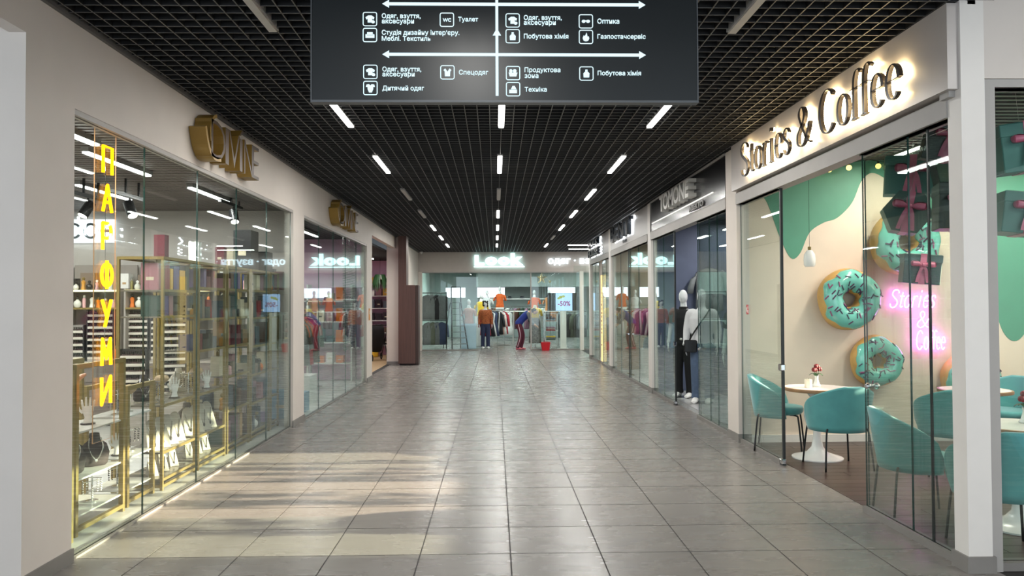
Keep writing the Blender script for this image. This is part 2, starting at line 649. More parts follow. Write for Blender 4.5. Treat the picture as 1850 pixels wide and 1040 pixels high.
# ---- wall_right: posts, sign bands, glass fronts
wr = struct(MB().box(2.90, 3.05, 8.97, 9.38, 0, 3.54).build('wall_right', WHITE), 'white posts and sign bands of the shop fronts opposite the perfume shop')
PW = M('white_post', (226, 221, 214), rough=0.4, var=0.02)
MB().box(2.90, 3.05, 4.60, 4.74, 0.10, 3.54).build('corner_post', PW, wr)
MB().box(2.885, 3.065, 4.585, 4.755, 0, 0.10).build('post_base', BASET, wr)
MB().box(2.86, 2.90, 4.66, 4.76, 2.95, 3.54).build('profile', ALU, wr)
MB().box(2.893, 3.057, 8.963, 9.387, 0, 0.10).build('post_base', BASET, wr)
for y0, y1 in ((13.95, 14.24), (18.8, 19.15), (22.9, 23.2)):
    MB().box(2.90, 3.03, y0, y1, 0.1, 3.54).build('post', PW, wr)
    MB().box(2.893, 3.037, y0 - 0.007, y1 + 0.007, 0, 0.10).build('post_base', BASET, wr)
# head beams
for y0, y1 in ((4.74, 8.97), (9.38, 13.95), (14.24, 18.8), (19.15, 22.9)):
    MB().box(2.89, 3.02, y0, y1, 2.84, 2.97).build('head_beam', ALU, wr)
# sign bands
SIGNW = M('sign_panel_white', (186, 178, 172), rough=0.32, var=0.02)
SIGNG = M('sign_panel_grey', (176, 172, 168), rough=0.35, var=0.02)
SIGNB = M('sign_panel_black', (16, 16, 18), rough=0.22, var=0.0)
MB().box(2.83, 3.02, 4.62, 8.93, 2.99, 3.53).build('sign_band', SIGNW, wr)
MB().box(2.90, 3.02, 9.40, 13.95, 2.98, 3.53).build('sign_band', SIGNB, wr)
MB().box(2.90, 3.02, 14.24, 18.8, 2.98, 3.53).build('sign_band', SIGNG, wr)
MB().box(2.90, 3.02, 19.15, 22.9, 2.98, 3.53).build('sign_band', SIGNG, wr)
for b in ((2.885, 2.90, 9.38, 13.95, 3.515, 3.54), (2.885, 2.90, 9.38, 13.95, 2.97, 2.985), (2.885, 2.90, 13.93, 13.95, 2.97, 3.54)):
    MB().box(*b).build('band_edging', ALU, wr)
# wall above the corner window, facing the entrance
MB().box(3.05, 9.0, 4.60, 4.74, 3.05, 3.98).build('corner_wall', WHITE, wr)
MB().box(3.051, 3.12, 4.61, 4.73, 0.0, 3.0).build('window_profile', ALU, wr)
MB().box(3.051, 9.0, 4.61, 4.73, 3.0, 3.049).build('window_profile', ALU, wr)
MB().box(3.0, 3.12, 4.60, 9.0, 3.54, 3.98).build('plenum_wall', BLACK, wr)
MB().box(3.0, 3.12, 9.0, 23.2, 3.54, 3.98).build('plenum_wall', BLACK, wr)

win3 = front('window_3', 'glass front of the coffee shop beside its open doorway', 'y', [7.72, 8.965], 2.95, 0.05, 2.84)
MB().box(2.94, 2.965, 7.685, 7.715, 0.0, 2.84).build('seal_strip', M('seal_dark', (40, 44, 44), rough=0.4), win3)
win4 = front('window_4', 'glass front of the coffee shop between doorway and corner post', 'y', [4.76, 5.06, 5.30, 5.97], 2.95, 0.05, 2.84)
MB().box(2.944, 2.956, 5.045, 5.06, 0.05, 2.84).build('seal_strip', MATS['seal_dark'], win4)
win5 = front('window_5', 'corner window of the coffee shop facing the entrance', 'x', [3.12, 4.6, 6.1, 7.6, 8.9], 4.67, 0.05, 3.0)
win6 = front('window_6', 'glass front of the menswear shop beside its doorway', 'y', [12.33, 13.12, 13.94], 2.95, 0.05, 2.84)
MB().box(2.94, 2.965, 12.29, 12.32, 0.0, 2.84).build('seal_strip', MATS['seal_dark'], win6)
win7 = front('window_7', 'glass front of the menswear shop next to the white post', 'y', [9.39, 9.93, 10.3, 10.9], 2.95, 0.05, 2.84)
win8 = front('window_8', 'glass front of the beige panelled clothing shop', 'y', [14.25, 15.4, 16.4, 17.6, 18.79], 2.95, 0.05, 2.84)
win9 = front('window_9', 'glass front beside the lit yellow upright panel', 'y', [21.3, 22.1, 22.89], 2.95, 0.05, 2.84)
win10 = front('window_10', 'narrow glass front next to the beige panelled shop', 'y', [19.16, 19.9, 20.6], 2.95, 0.05, 2.84)

# glass sliding leaves that stand open, with their knobs and clamps
def sliding_leaf(n, label, y0, y1, knob_y, px):
    o = pane_mesh('y', y0, y1, px, 0.02, 2.80).build('door_%d' % n, [GLASS, GEDGE]); struct(o, label)
    k = MB()
    for s in (-1, 1):
        k.ball((px + s * 0.035, knob_y, 1.0), (0.024, 0.027, 0.027))
    k.tube([(px - 0.03, knob_y, 1.0), (px + 0.03, knob_y, 1.0)], 0.010)
    k.build('door_knob', CHROME, o, smooth=True)
    return o
sliding_leaf(1, 'open sliding glass door leaf of the coffee shop with chrome knob', 4.8, 6.0, 5.93, 2.985)
sliding_leaf(2, 'open sliding glass door leaf of the menswear shop with chrome knob', 9.6, 10.93, 10.86, 2.985)
for w, y in ((win3, 7.70), (win6, 12.305)):
    MB().cbox((2.94, y, 1.0), (0.05, 0.075, 0.07), bev=0.008).build('lock_clamp', CHROME, w)
    MB().cbox((2.94, y, 0.04), (0.05, 0.075, 0.05), bev=0.008).build('lock_clamp', CHROME, w)
# pull bars on the far shop's doors
MB().bar((2.90, 16.33, 1.0), (2.90, 16.62, 1.0), 0.025).build('pull_bar', CHROME, win8)
MB().bar((2.925, 16.40, 0.05), (2.925, 16.40, 2.84), 0.02).build('seal_strip', MATS['seal_dark'], win8)
# framed glass door standing open at the far shop, and its yellow lit panel
d3 = struct(pane_mesh('x', 2.45, 2.93, 23.4, 0.02, 2.84).build('door_3', [GLASS, GEDGE]), 'glass door of the far shop swung into the passage')

# ---- the clothing shop that closes the mall
wb = struct(MB().box(-3.2, 8.4, YL, YL + 0.18, 2.83, 3.98).build('wall_back', M('beige_band', (188, 180, 172), rough=0.6, var=0.03)), 'beige sign band over the wide glass shop front')
MB().box(-2.87, -2.62, YL - 0.02, YL + 0.2, 0, 2.83).build('pier', WHITE, wb)
MB().box(3.06, 3.20, YL - 0.04, YL + 0.12, 0, 2.83).build('post', PW, wb)
MB().box(-2.62, 8.4, YL, YL + 0.10, 2.79, 2.83).build('head_channel', ALU, wb)
win11 = front('window_11', 'glass front of the clothing shop beside the open entrance', 'x', [-2.62, -1.62, -0.6], YL + 0.05, 0.04, 2.79)
win12 = front('window_12', 'glass front of the clothing shop with the sale screen', 'x', [1.28, 2.2, 3.06, 4.3, 5.6, 6.9, 8.3], YL + 0.05, 0.04, 2.79)
for xx in (1.30,):
    MB().box(xx - 0.02, xx + 0.02, YL + 0.02, YL + 0.08, 0, 2.79).build('frame_post', ALU, win12)

# ---- rooms behind the fronts
def room(n, x0, x1, y0, y1, h, wallm, floorm, ceilm, skip='', ceil_label=None, flabel=None, wlabel=None):
    """plain shell: floor, ceiling, end walls; skip leaves sides open"""
    t = 0.05
    if floorm:
        struct(MB().box(x0, x1, y0, y1, -0.004, 0.003).build('floor_%s' % n, floorm), flabel)
    if ceilm:
        struct(MB().box(x0, x1, y0, y1, h, h + 0.06).build('ceiling_%s' % n, ceilm), ceil_label)
    if 'w' not in skip:
        struct(MB().box(x0 - t, x0, y0, y1, 0, h).build('wall_%s_west' % n, wallm), wlabel)
    if 'e' not in skip:
        struct(MB().box(x1, x1 + t, y0, y1, 0, h).build('wall_%s_east' % n, wallm), wlabel)
    if 's' not in skip:
        struct(MB().box(x0, x1, y0 - t, y0, 0, h).build('wall_%s_south' % n, wallm), wlabel)
    if 'n' not in skip:
        struct(MB().box(x0, x1, y1, y1 + t, 0, h).build('wall_%s_north' % n, wallm), wlabel)

SHOPW = M('shop_wall_grey', (196, 190, 184), rough=0.6, var=0.03)
SHOPF = M('shop_floor_pale', (196, 194, 190), rough=0.28, var=0.04, scale=3)
GREYC = M('grey_slat', (92, 88, 86), rough=0.5, var=0.04)
PINK = M('pink_paint', (222, 178, 206), rough=0.6, var=0.03)
room('perfumery', -8.5, -2.85, 4.99, 11.2, 3.12, SHOPW, SHOPF, M('dark_void', (24, 23, 23), rough=0.8), skip='e', wlabel='pale grey wall of the perfume shop', flabel='pale floor of the perfume shop', ceil_label='grey slatted ceiling of the perfume shop')
room('beauty', -8.5, -2.85, 11.25, 16.9, 3.12, PINK, SHOPF, MATS['dark_void'], skip='es', wlabel='pink wall of the beauty shop', flabel='pale floor of the beauty shop', ceil_label='dark ceiling of the beauty shop')
room('toys', -7.0, -3.02, 16.97, 25.2, 3.12, PINK, M('warm_floor', (176, 148, 112), rough=0.5), BLACK, skip='es', wlabel='pink wall of the shop behind the open doorway', flabel='sandy floor of the shop behind the doorway', ceil_label='black ceiling behind the open doorway')
BEIGE = M('beige_panel', (172, 150, 124), rough=0.5, var=0.08, scale=3, stretch=(6, 6, 0.6))
room('menswear', 3.02, 7.6, 9.40, 13.93, 3.2, NAVY, M('gloss_floor', (150, 148, 146), rough=0.12), M('dark_ceiling', (40, 42, 48), rough=0.7), skip='w', wlabel='slate blue wall of the menswear shop', flabel='glossy grey floor of the menswear shop', ceil_label='dark ceiling of the menswear shop')
room('boutique', 3.02, 7.6, 14.2, 18.9, 3.2, BEIGE, SHOPF, MATS['dark_ceiling'], skip='w', wlabel='beige panelled wall of the boutique', flabel='pale floor of the boutique', ceil_label='dark ceiling of the boutique')
room('outlet', 3.02, 7.6, 19.0, 23.2, 3.2, SHOPW, SHOPF, MATS['dark_ceiling'], skip='w', wlabel='pale wall of the outlet shop', flabel='pale floor of the outlet shop', ceil_label='dark ceiling of the outlet shop')
LOOKW = M('cool_white_wall', (170, 182, 180), rough=0.6, var=0.03)
struct(MB().box(-3.4, -3.3, YL + 0.2, 38.5, 0, 3.3).build('wall_clothing_west', M('pale_aqua_panel', (206, 226, 220), rough=0.5)), 'pale aqua side wall of the clothing shop')
struct(MB().box(8.4, 8.5, 23.2, 38.5, 0, 3.98).build('wall_clothing_east', LOOKW), 'pale side wall of the clothing shop')
struct(MB().box(-3.4, 8.5, YL + 0.18, 38.6, 3.3, 3.4).build('ceiling_clothing', M('cool_ceiling', (150, 158, 158), rough=0.7)), 'pale ceiling of the clothing shop')
wn = struct(MB().box(-3.4, 8.5, 38.4, 38.5, 0, 2.0).build('wall_clothing_north', LOOKW), 'pale rear wall of the clothing shop with high windows')
MB().box(-3.4, 8.5, 38.4, 38.5, 2.5, 3.3).build('upper_band', LOOKW, wn)
for xa, xb in ((-3.4, -2.5), (-1.5, -0.9), (0.5, 2.7), (4.1, 8.5)):
    MB().box(xa, xb, 38.4, 38.5, 2.0, 2.5).build('window_pier', LOOKW, wn)
# mezzanine bulkhead
struct(MB().box(-0.9, 8.4, 36.6, 38.4, 2.5, 3.3).build('trim_1', M('grey_green_bulkhead', (132, 142, 140), rough=0.6)), 'pale bulkhead over the rear racks of the clothing shop')

# slatted ceilings as single slats
def slats(parent, x0, x1, y0, y1, z, step, w, along, mat, h=0.04):
    if along == 'x':
        me = MB().box(x0, x1, -w / 2, w / 2, z, z + h).mesh('slat', mat)
        y = y0
        while y < y1:
            link('slat', me, parent, (0, y, 0)); y += step
    else:
        me = MB().box(-w / 2, w / 2, y0, y1, z, z + h).mesh('slat', mat)
        x = x0
        while x < x1:
            link('slat', me, parent, (x, 0, 0)); x += step
slats(bpy.data.objects['ceiling_perfumery'], -8.4, -2.88, 5.1, 11.1, 3.04, 0.10, 0.055, 'x', M('warm_grey_slat', (108, 100, 96), rough=0.45))

# coffee shop shell
CREAM = M('cream_wall', (228, 212, 192), rough=0.6, var=0.02)
struct(MB().box(3.05, 9.0, 8.97, 9.38, 0, 3.98).build('wall_cafe', CREAM), 'cream wall of the coffee shop with green painted drips')
fc = struct(MB().box(3.0, 9.0, 4.6, 8.97, -0.02, -0.004).build('floor_cafe', M('plank_gap', (22, 16, 14), rough=0.8)), 'dark brown plank floor of the coffee shop')
PLK = M('dark_plank', (76, 60, 54), rough=0.32, var=0.22, scale=5, stretch=(0.7, 9, 1), rand=0.16)
pk = MB().cbox((0, 0, 0), (1.196, 0.146, 0.008)).mesh('plank', PLK)
pks = {k: MB().cbox((0, 0, 0), (1.196 - 0.4 * k, 0.146, 0.008)).mesh('plank', PLK) for k in (1, 2)}
for j in range(29):
    off = (j % 3) * 0.4
    if off:
        link('plank', pks[j % 3], fc, (3.0 + (1.2 - off) / 2, 4.72 + 0.15 * j, 0.0))
    for i in range(5 - (1 if off else 0)):
        link('plank', pk, fc, (3.0 + (1.2 - off if off else 0) + 1.2 * i + 0.6, 4.72 + 0.15 * j, 0.0))
cc = struct(MB().box(3.05, 9.0, 4.74, 8.97, 3.44, 3.5).build('ceiling_cafe', MATS['dark_void']), 'dark slatted ceiling of the coffee shop')
slats(cc, 3.1, 9.0, 4.8, 8.95, 3.36, 0.12, 0.05, 'x', GREYC)
we = struct(MB().box(8.9, 9.0, 4.74, 8.97, 0, 1.85).build('wall_cafe_east', CREAM), 'cream sill wall under the sunny outer window of the coffee shop')
MB().box(8.9, 9.0, 4.74, 8.97, 2.9, 3.5).build('lintel', CREAM, we)
for y0, y1 in ((4.74, 5.04), (5.55, 5.63), (6.35, 6.43), (7.15, 7.23), (7.95, 8.03), (8.55, 8.97)):  # unseen; sill height, widths and spacing shaped to stripe the sun
    MB().box(8.9, 9.0, y0, y1, 1.85, 2.9).build('mullion', CREAM, we)
MB().box(3.05, 8.9, 8.945, 8.97, 0.003, 0.09).build('baseboard_cafe', M('white_skirting', (226, 222, 214), rough=0.5))
struct(bpy.data.objects['baseboard_cafe'], 'white skirting board under the donut wall')

# green painted drips: a thin coat with a wavy lower edge
GREENP = M('sea_green_paint', (84, 150, 124), rough=0.55, var=0.03)
def drip(pts, name='paint_drip'):
    poly = cr(pts, 8)
    top = [(poly[-1][0], 3.44), (poly[0][0], 3.44)]
    mb = MB()
    n = len(poly)
    vs = [(x, 8.966, z) for x, z in poly] + [(x, 8.966, 3.44) for x, z in poly]
    vs += [(x, 8.972, z) for x, z in poly] + [(x, 8.972, 3.44) for x, z in poly]
    fs = []
    for i in range(n - 1):
        fs.append((i, i + 1, n + i + 1, n + i))
        fs.append((i, 2 * n + i, 2 * n + i + 1, i + 1))
    mb.add(vs, fs)
    return mb.build(name, GREENP, bpy.data.objects['wall_cafe'])
drip([(3.06, 3.0), (3.25, 2.9), (3.42, 2.45), (3.55, 2.2), (3.66, 2.25), (3.78, 2.5), (3.95, 2.62), (4.12, 2.68), (4.3, 2.86), (4.42, 3.12), (4.55, 3.22), (4.72, 3.14), (4.82, 2.98), (4.98, 2.94), (5.12, 2.86), (5.26, 2.66), (5.42, 2.72), (5.56, 2.84), (5.72, 2.6),
      (5.86, 2.2), (5.98, 1.75), (6.12, 1.3), (6.3, 1.2), (6.5, 1.5), (6.7, 2.1), (7.0, 2.4), (7.5, 2.2), (8.0, 2.6), (8.89, 2.5)])

# ---- brown clad column beside the doorway
BROWN = M('dark_brown_laminate', (84, 58, 50), rough=0.42, var=0.18, scale=3, stretch=(12, 12, 0.5))
col = thing('clad_column', 'dark brown laminate clad column beside the open doorway', 'column', (-2.4, 21.0, 0))
MB().box(-0.24, 0.22, -0.30, 0.25, 0.05, 2.19).build('lower_casing', BROWN, col)
MB().box(-0.22, 0.30, -0.18, 0.22, 0.0, 0.05).build('plinth', M('plinth_dark', (60, 46, 42), rough=0.5), col)
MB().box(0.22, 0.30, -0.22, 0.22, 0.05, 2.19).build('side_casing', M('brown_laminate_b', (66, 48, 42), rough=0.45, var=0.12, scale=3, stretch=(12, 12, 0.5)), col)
MB().box(-0.24, -0.02, -0.30, 0.20, 2.19, 3.54).build('upper_casing', BROWN, col)

# ================================================================== lamps in the passage
def lamp_mesh(L, lit):
    mb = MB().box(-0.028, 0.028, 0, L, -0.02, 0.035)
    return mb
hous = MB().box(-0.034, 0.034, -0.004, 1.224, 0.0, 0.05).mesh('housing', M('lamp_housing', (150, 150, 150), rough=0.5))
tub_on = MB().box(-0.027, 0.027, 0.01, 1.21, -0.016, 0.0).mesh('tube', TUBE)
tub_off = MB().box(-0.027, 0.027, 0.01, 1.21, -0.016, 0.0).mesh('tube', TUBEOFF)
OFF = {(0, 0), (1, 0), (2, 0), (0, 3), (0, 4), (1, 3), (2, 6)}
for c, xx in enumerate((-1.5, 0.072, 1.64)):
    for k in range(8):
        yy = 3.92 + 2.78 * k
        on = (c, k) not in OFF
        row = ('row along the perfume shop', 'middle row', 'row along the coffee shop')[c]
        nth = ('before', 'first', 'second', 'third', 'fourth', 'fifth', 'sixth', 'seventh')[k]
        t = thing('linear_lamp', ('lit white' if on else 'unlit grey') + (' ceiling lamp right beside the directory board, %s' % row if k == 0 else ' ceiling lamp, %s beyond the directory board, %s' % (nth, row)),
                  'lamp', (xx, yy, 3.53), 0, 'lit lamps of the passage ceiling' if on else 'unlit lamps of the passage ceiling')
        link('housing', hous, t)
        link('tube', tub_on if on else tub_off, t)
        if on:
            tube_light(t, (255, 253, 248), LAMP, 1.2)

# lamps of the shops
def shop_lamps(spots, z, label, group, strength_mat=TUBE, L=1.22, along='y', col=(255, 253, 248), power=1.0):
    h = MB().box(-0.034, 0.034, -0.004, L + 0.004, 0.0, 0.05).mesh('housing', MATS['lamp_housing'])
    tb = MB().box(-0.027, 0.027, 0.01, L - 0.01, -0.016, 0.0).mesh('tube', strength_mat)
    for xx, yy in spots:
        t = thing('linear_lamp', label, 'lamp', (xx, yy, z), 0 if along == 'y' else -PI / 2, group)
        link('housing', h, t); link('tube', tb, t)
        tube_light(t, col, LAMP * power, L - 0.02)
shop_lamps([(-3.3, 5.1), (-3.55, 6.6), (-4.6, 6.0), (-4.6, 8.4), (-3.45, 8.6), (-6.2, 6.2), (-6.2, 8.8)], 3.0, 'lit linear lamp under the grey slatted ceiling of the perfume shop', 'perfume shop ceiling lamps', power=1.5)
shop_lamps([(-3.6, 11.8), (-3.6, 14.2), (-5.2, 12.0), (-5.2, 14.6)], 3.05, 'lit linear lamp on the dark ceiling of the pink walled beauty shop', 'beauty shop ceiling lamps')
shop_lamps([(-3.6, 18.6), (-3.7, 21.8), (-5.2, 20.5)], 3.05, 'lit linear lamp on the black ceiling behind the open doorway', 'doorway shop ceiling lamps')
shop_lamps([(4.3, 10.6), (4.3, 12.4), (6.0, 11.4)], 3.14, 'lit linear lamp on the ceiling of the menswear shop', 'menswear shop ceiling lamps')
shop_lamps([(4.3, 14.9), (4.3, 17.0), (6.0, 16.0)], 3.14, 'lit linear lamp on the ceiling of the beige panelled boutique', 'boutique ceiling lamps')
shop_lamps([(4.3, 19.8), (4.3, 22.2), (5.8, 21.0)], 3.14, 'lit linear lamp on the ceiling of the outlet shop', 'outlet shop ceiling lamps')
shop_lamps([(4.9, 5.4), (4.6, 7.3), (6.2, 5.6), (6.2, 7.3), (7.6, 6.4)], 3.34, 'lit linear lamp under the slatted ceiling of the coffee shop', 'coffee shop ceiling lamps', E('warm_tube', (255, 246, 230), 8.0), col=(255, 246, 230), power=1.25)
LT = E('cool_tube', (236, 255, 250), 8.0)
sp = [(xx, yy) for xx in (-2.2, -0.6, 1.2, 2.8, 4.4) for yy in (28.3, 31.2, 34.6)]
shop_lamps(sp, 3.25, 'lit linear lamp on the pale ceiling of the clothing shop', 'clothing shop ceiling lamps', LT, col=(236, 255, 250), power=1.15)

# two lamps across the widened end of the passage
shop_lamps([(2.3, 23.75), (3.75, 23.75), (2.5, 25.5), (3.95, 25.5)], 3.52, 'lit linear lamp running across the widened end of the passage', 'lamps across the passage end', TUBE, 1.22, 'x')
# unseen hall wall, added to keep the low sun off the pier
struct(MB().box(9.0, 9.15, -5.0, 4.74, 0, 3.98).build('wall_hall_sunblock', WHITE), 'unseen white hall wall added to block the sun')

shop_lamps([(-0.2, 0.2), (4.4, 1.4), (6.6, 1.4)], 3.92, 'added fill lamp in the unseen entrance hall, brightening the corner wall and jamb', 'added entrance hall fill lamps', power=2.0)  # added out of view to brighten the corner wall and jamb

# ================================================================== signs
# ---- hanging directory sign
SPX = 0.00294
dsx, dsz, dsy = -0.966, 2.745, 4.0
sign = thing('directory_sign', 'dark hanging directory board with glowing arrows and shop pictograms', 'sign', (dsx, dsy, dsz))
SFACE = M('sign_face', (34, 37, 38), rough=0.3, var=0.03)
SEDGE = M('sign_edge', (92, 94, 96), rough=0.4, metal=0.3)
GLOW = E('sign_glow', (206, 236, 246), 1.15)
SW, SH = 699 * SPX, 0.76
MB().box(0, SW, 0, 0.05, 0, SH).build('light_box', SFACE, sign)
for b in ((-0.006, SW + 0.006, -0.004, 0.054, -0.012, 0), (-0.006, 0, -0.004, 0.054, 0, SH), (SW, SW + 0.006, -0.004, 0.054, 0, SH)):
    MB().box(*b).build('frame', SEDGE, sign)
for xx in (0.25, SW - 0.25):
    MB().tube([(xx, 0.025, SH), (xx, 0.025, 1.235)], 0.008).build('hanger_rod', SEDGE, sign)
def sx(u): return (u - 563) * SPX
def sz(v): return (178 - v) * SPX
RX, UZ = (1, 0, 0), (0, 0, 1)
def stext(body, u, v, wpx):
    t = text_mb(body, wpx * SPX, None, 0.004, 0.008)
    hh = max(p[1] for p in t.v)
    put(t.build('lettering', GLOW, sign), (sx(u), -0.002, sz(v) - hh / 2), RX, UZ)
for b, u, v, w in (("Одяг, взуття,", 689, 26, 70), ("аксесуари", 689, 36.5, 58), ("Туалет", 827, 31.5, 36), ("Студія дизайну інтер’єру.", 689, 56, 140), ("Меблі. Текстиль", 689, 66, 88),
                   ("Одяг, взуття,", 946, 28, 69), ("аксесуари", 946, 38, 58), ("Побутова хімія", 946, 62, 81), ("Оптика", 1080, 33, 40), ("Газпостачсервіс", 1080, 62, 88),
                   ("Одяг, взуття,", 690, 123, 70), ("аксесуари", 690, 133, 58), ("Спецодяг", 828, 128, 53), ("Дитячий одяг", 690, 157, 75),
                   ("Продуктова", 947, 123.5, 65), ("зона", 947, 134, 25), ("Техніка", 947, 158, 40), ("Побутова хімія", 1080, 129, 79)):
    stext(b, u, v, w)
def flat(parent, polys, u, v, name):
    mb = MB()
    for p in polys:
        mb.prism([(a * SPX, b * SPX) for a, b in p], -0.002, 0.002)
    return put(mb.build(name, GLOW, parent), (sx(u), -0.002, sz(v)), RX, UZ)
def harrow(v, x0, x1, up=False):
    xm = x0 + 12
    flat(sign, [[(0, 0), (12, -7), (12, 7)], [(12, -2.6), (x1 - x0 - 12, -2.6), (x1 - x0 - 12, 2.6), (12, 2.6)], [(x1 - x0, 0), (x1 - x0 - 12, 7), (x1 - x0 - 12, -7)]], x0, v, 'arrow')
harrow(95, 690, 1168); harrow(3, 690, 1168)
flat(sign, [[(-2.5, -170), (2.5, -170), (2.5, 60), (-2.5, 60)], [(-7.5, -60), (7.5, -60), (0, -47)]], 897, 0, 'arrow')
def circ(cx, cy, rx, ry, n=14): return [(cx + rx * math.cos(2 * PI * k / n), cy + ry * math.sin(2 * PI * k / n)) for k in range(n)]
SHIRT = [[(-4, -6), (4, -6), (4, 1), (6.5, -0.5), (8, 3), (3, 6.5), (-3, 6.5), (-8, 3), (-6.5, -0.5), (-4, 1)]]
GL = {'shirt': SHIRT + [circ(5.5, -5, 3.2, 2.6)], 'sofa': [[(-8, -5), (8, -5), (8, 1), (5.5, 1.5), (5.5, -1), (-5.5, -1), (-5.5, 1.5), (-8, 1)], [(-5, 0.2), (5, 0.2), (5, 5), (-5, 5)]],
      'bottle': [[(-5, -7), (5, -7), (5.5, 0), (3, 3), (-3, 3), (-5.5, 0)], [(-2, 3.5), (2, 3.5), (2, 7), (-2, 7)]], 'glasses': [circ(-4, 0, 3.6, 2.6), circ(4, 0, 3.6, 2.6), [(-2, 0.5), (2, 0.5), (2, 1.6), (-2, 1.6)]],
      'flame': [[(0, -8), (4, -7), (6, -3), (5, 1), (3, 0), (1, 8), (-1, 3), (-3, 1), (-4, 3), (-6, -2), (-4, -7)]], 'vest': [[(-4.5, -7), (4.5, -7), (5, 2), (7, 4), (4, 7), (0, 1), (-4, 7), (-7, 4), (-5, 2)]],
      'suit': [[(-2.5, -8), (2.5, -8), (5, -2), (5, 2), (8, 2), (7, 6), (2.5, 7), (0, 4.5), (-2.5, 7), (-7, 6), (-8, 2), (-5, 2), (-5, -2)]], 'basket': [[(-6, -6), (6, -6), (8, 1), (-8, 1)], circ(-4, 4, 3, 3), circ(3, 4, 3.4, 3)],
      'machine': [[(-7, -7), (7, -7), (7, -1), (-7, -1)], [(-4, 0), (6, 0), (3, 6), (-1, 6)]]}
for kind, u, v in (('shirt', 667.6, 31), ('wc', 806.5, 31.6), ('sofa', 667.6, 60), ('shirt', 925.7, 32.4), ('bottle', 925.7, 61.2), ('glasses', 1059, 33.5), ('flame', 1059, 62),
                   ('shirt', 668.4, 127), ('vest', 807.3, 127.5), ('suit', 668.4, 156.3), ('basket', 926, 128.6), ('bottle', 1059.4, 129), ('machine', 926, 158)):
    ring = []
    for cx, cy, a0 in ((9, 9, 0), (-9, 9, 90), (-9, -9, 180), (9, -9, 270)):
        ring += [(cx + 3.2 * math.cos(RAD(a0 + 30 * k)), cy + 3.2 * math.sin(RAD(a0 + 30 * k))) for k in range(4)]
    fr = MB().tube([(a * SPX, b * SPX, 0) for a, b in ring], 0.8 * SPX, 4, closed=True)
    ico = put(fr.build('icon', GLOW, sign), (sx(u), -0.002, sz(v)), RX, UZ)
    if kind == 'wc':
        t = text_mb('WC', 15 * SPX, None, 0.004, 0.02)
        g = t.build('symbol', GLOW, ico); g.location = (-7.5 * SPX, -3.7 * SPX, 0)
    else:
        mb = MB()
        for p in GL[kind]:
            mb.prism([(a * SPX, b * SPX) for a, b in p], -0.002, 0.002)
        mb.build('symbol', GLOW, ico)

# ---- gold letters on the white band
BRONZE = M('bronze_face', (66, 47, 28), rough=0.45, metal=0.0, var=0.05)
GOLDS = M('gold_side', (142, 112, 48), rough=0.42, metal=0.15, var=0.05)
def gold_sign(label, y0, w, z0, h):
    t = thing('gold_letter_sign', label, 'sign', (XL, y0, z0))
    x = 0.10 * w
    lets = [('D', 0.24), ('I', 0.06), ('V', 0.21), ('Í', 0.09), ('N', 0.18), ('E', 0.14)]
    for ch, k in lets:
        hh = h * (1.22 if ch == 'Í' else 1.0)
        mb = text_mb(ch, k * w * 0.96, hh, 0.15, -0.012)
        me = mb.build('letter', [GOLDS, BRONZE], t)
        for p in me.data.polygons:
            p.material_index = 1 if abs(p.normal.z) > 0.9 else 0
        put(me, (0.08, x, 0.0), (0, 1, 0), (0, 0, 1))
        x += k * w * 0.96
    sw = MB().ribbon(cr([(0.26 * w, h * 0.03), (0.15 * w, 0.0), (0.07 * w, 0.22 * h), (0.02 * w, 0.70 * h)]), [0.024 * w] * 19, -0.075, 0.075)
    sw2 = MB().ribbon(cr([(0.10 * w, 0.40 * h), (0.10 * w, 0.80 * h), (0.14 * w, 1.05 * h), (0.19 * w, 1.14 * h)]), [0.02 * w] * 19, -0.075, 0.075)
    for s_ in (sw, sw2):
        put(s_.build('swash', GOLDS, t), (0.08, 0, 0), (0, 1, 0), (0, 0, 1))
    return t
gold_sign('large gold block letters with an accent on the wall over the perfume shop', 6.80, 1.58, 3.03, 0.35)
gold_sign('gold block letters with an accent over the window of the pink walled beauty shop', 12.5, 1.95, 3.03, 0.35)

# ---- back-lit serif letters over the coffee shop
DARKL = M('dark_letter', (52, 46, 44), rough=0.3, metal=0.3)
t = thing('backlit_letter_sign', 'dark serif letters with a warm halo on the white band of the coffee shop', 'sign', (2.83, 8.40, 3.07))
put(serif_text('Stories & Coffee', 3.36, 0.36, 0.03).build('letters', DARKL, t), (-0.055, 0, 0), (0, -1, 0), (0, 0, 1))
put(serif_text('Stories & Coffee', 3.36, 0.36, 0.012).build('led_backing', E('warm_halo', (255, 226, 170), 22.0, True), t), (-0.030, 0, 0), (0, -1, 0), (0, 0, 1))

# ---- silver letters on the black band, dark back-lit letters further on
SILV = M('pale_silver', (198, 196, 190), rough=0.35, metal=0.2, var=0.02)
t = thing('silver_letter_sign', 'pale silver block letters on the black band of the menswear shop', 'sign', (2.90, 12.65, 3.19))
text('letters', 'TOMONE', SILV, t, (-0.06, 0, 0), (0, -1, 0), (0, 0, 1), 1.9, 0.27, 0.12, 0.03)
MB().box(-0.02, -0.004, -2.75, 1.1, -0.07, -0.058).build('light_line', E('thin_line', (240, 236, 226), 1.2), t)
text('small_letters', 'ABEKTO', M('grey_letter', (120, 118, 116), rough=0.4, metal=0.3), t, (-0.012, -1.55, -0.18), (0, -1, 0), (0, 0, 1), 0.75, 0.08, 0.02, 0.01)
WLED = E('white_halo', (244, 250, 255), 16.0, True)
t = thing('dark_letter_sign', 'dark back-lit block letters on the grey band beside the menswear shop', 'sign', (2.90, 18.1, 3.12))
text('letters', 'BENT', M('black_letter', (24, 28, 32), rough=0.25), t, (-0.07, 0, 0), (0, -1, 0), (0, 0, 1), 2.55, 0.36, 0.10, 0.03)
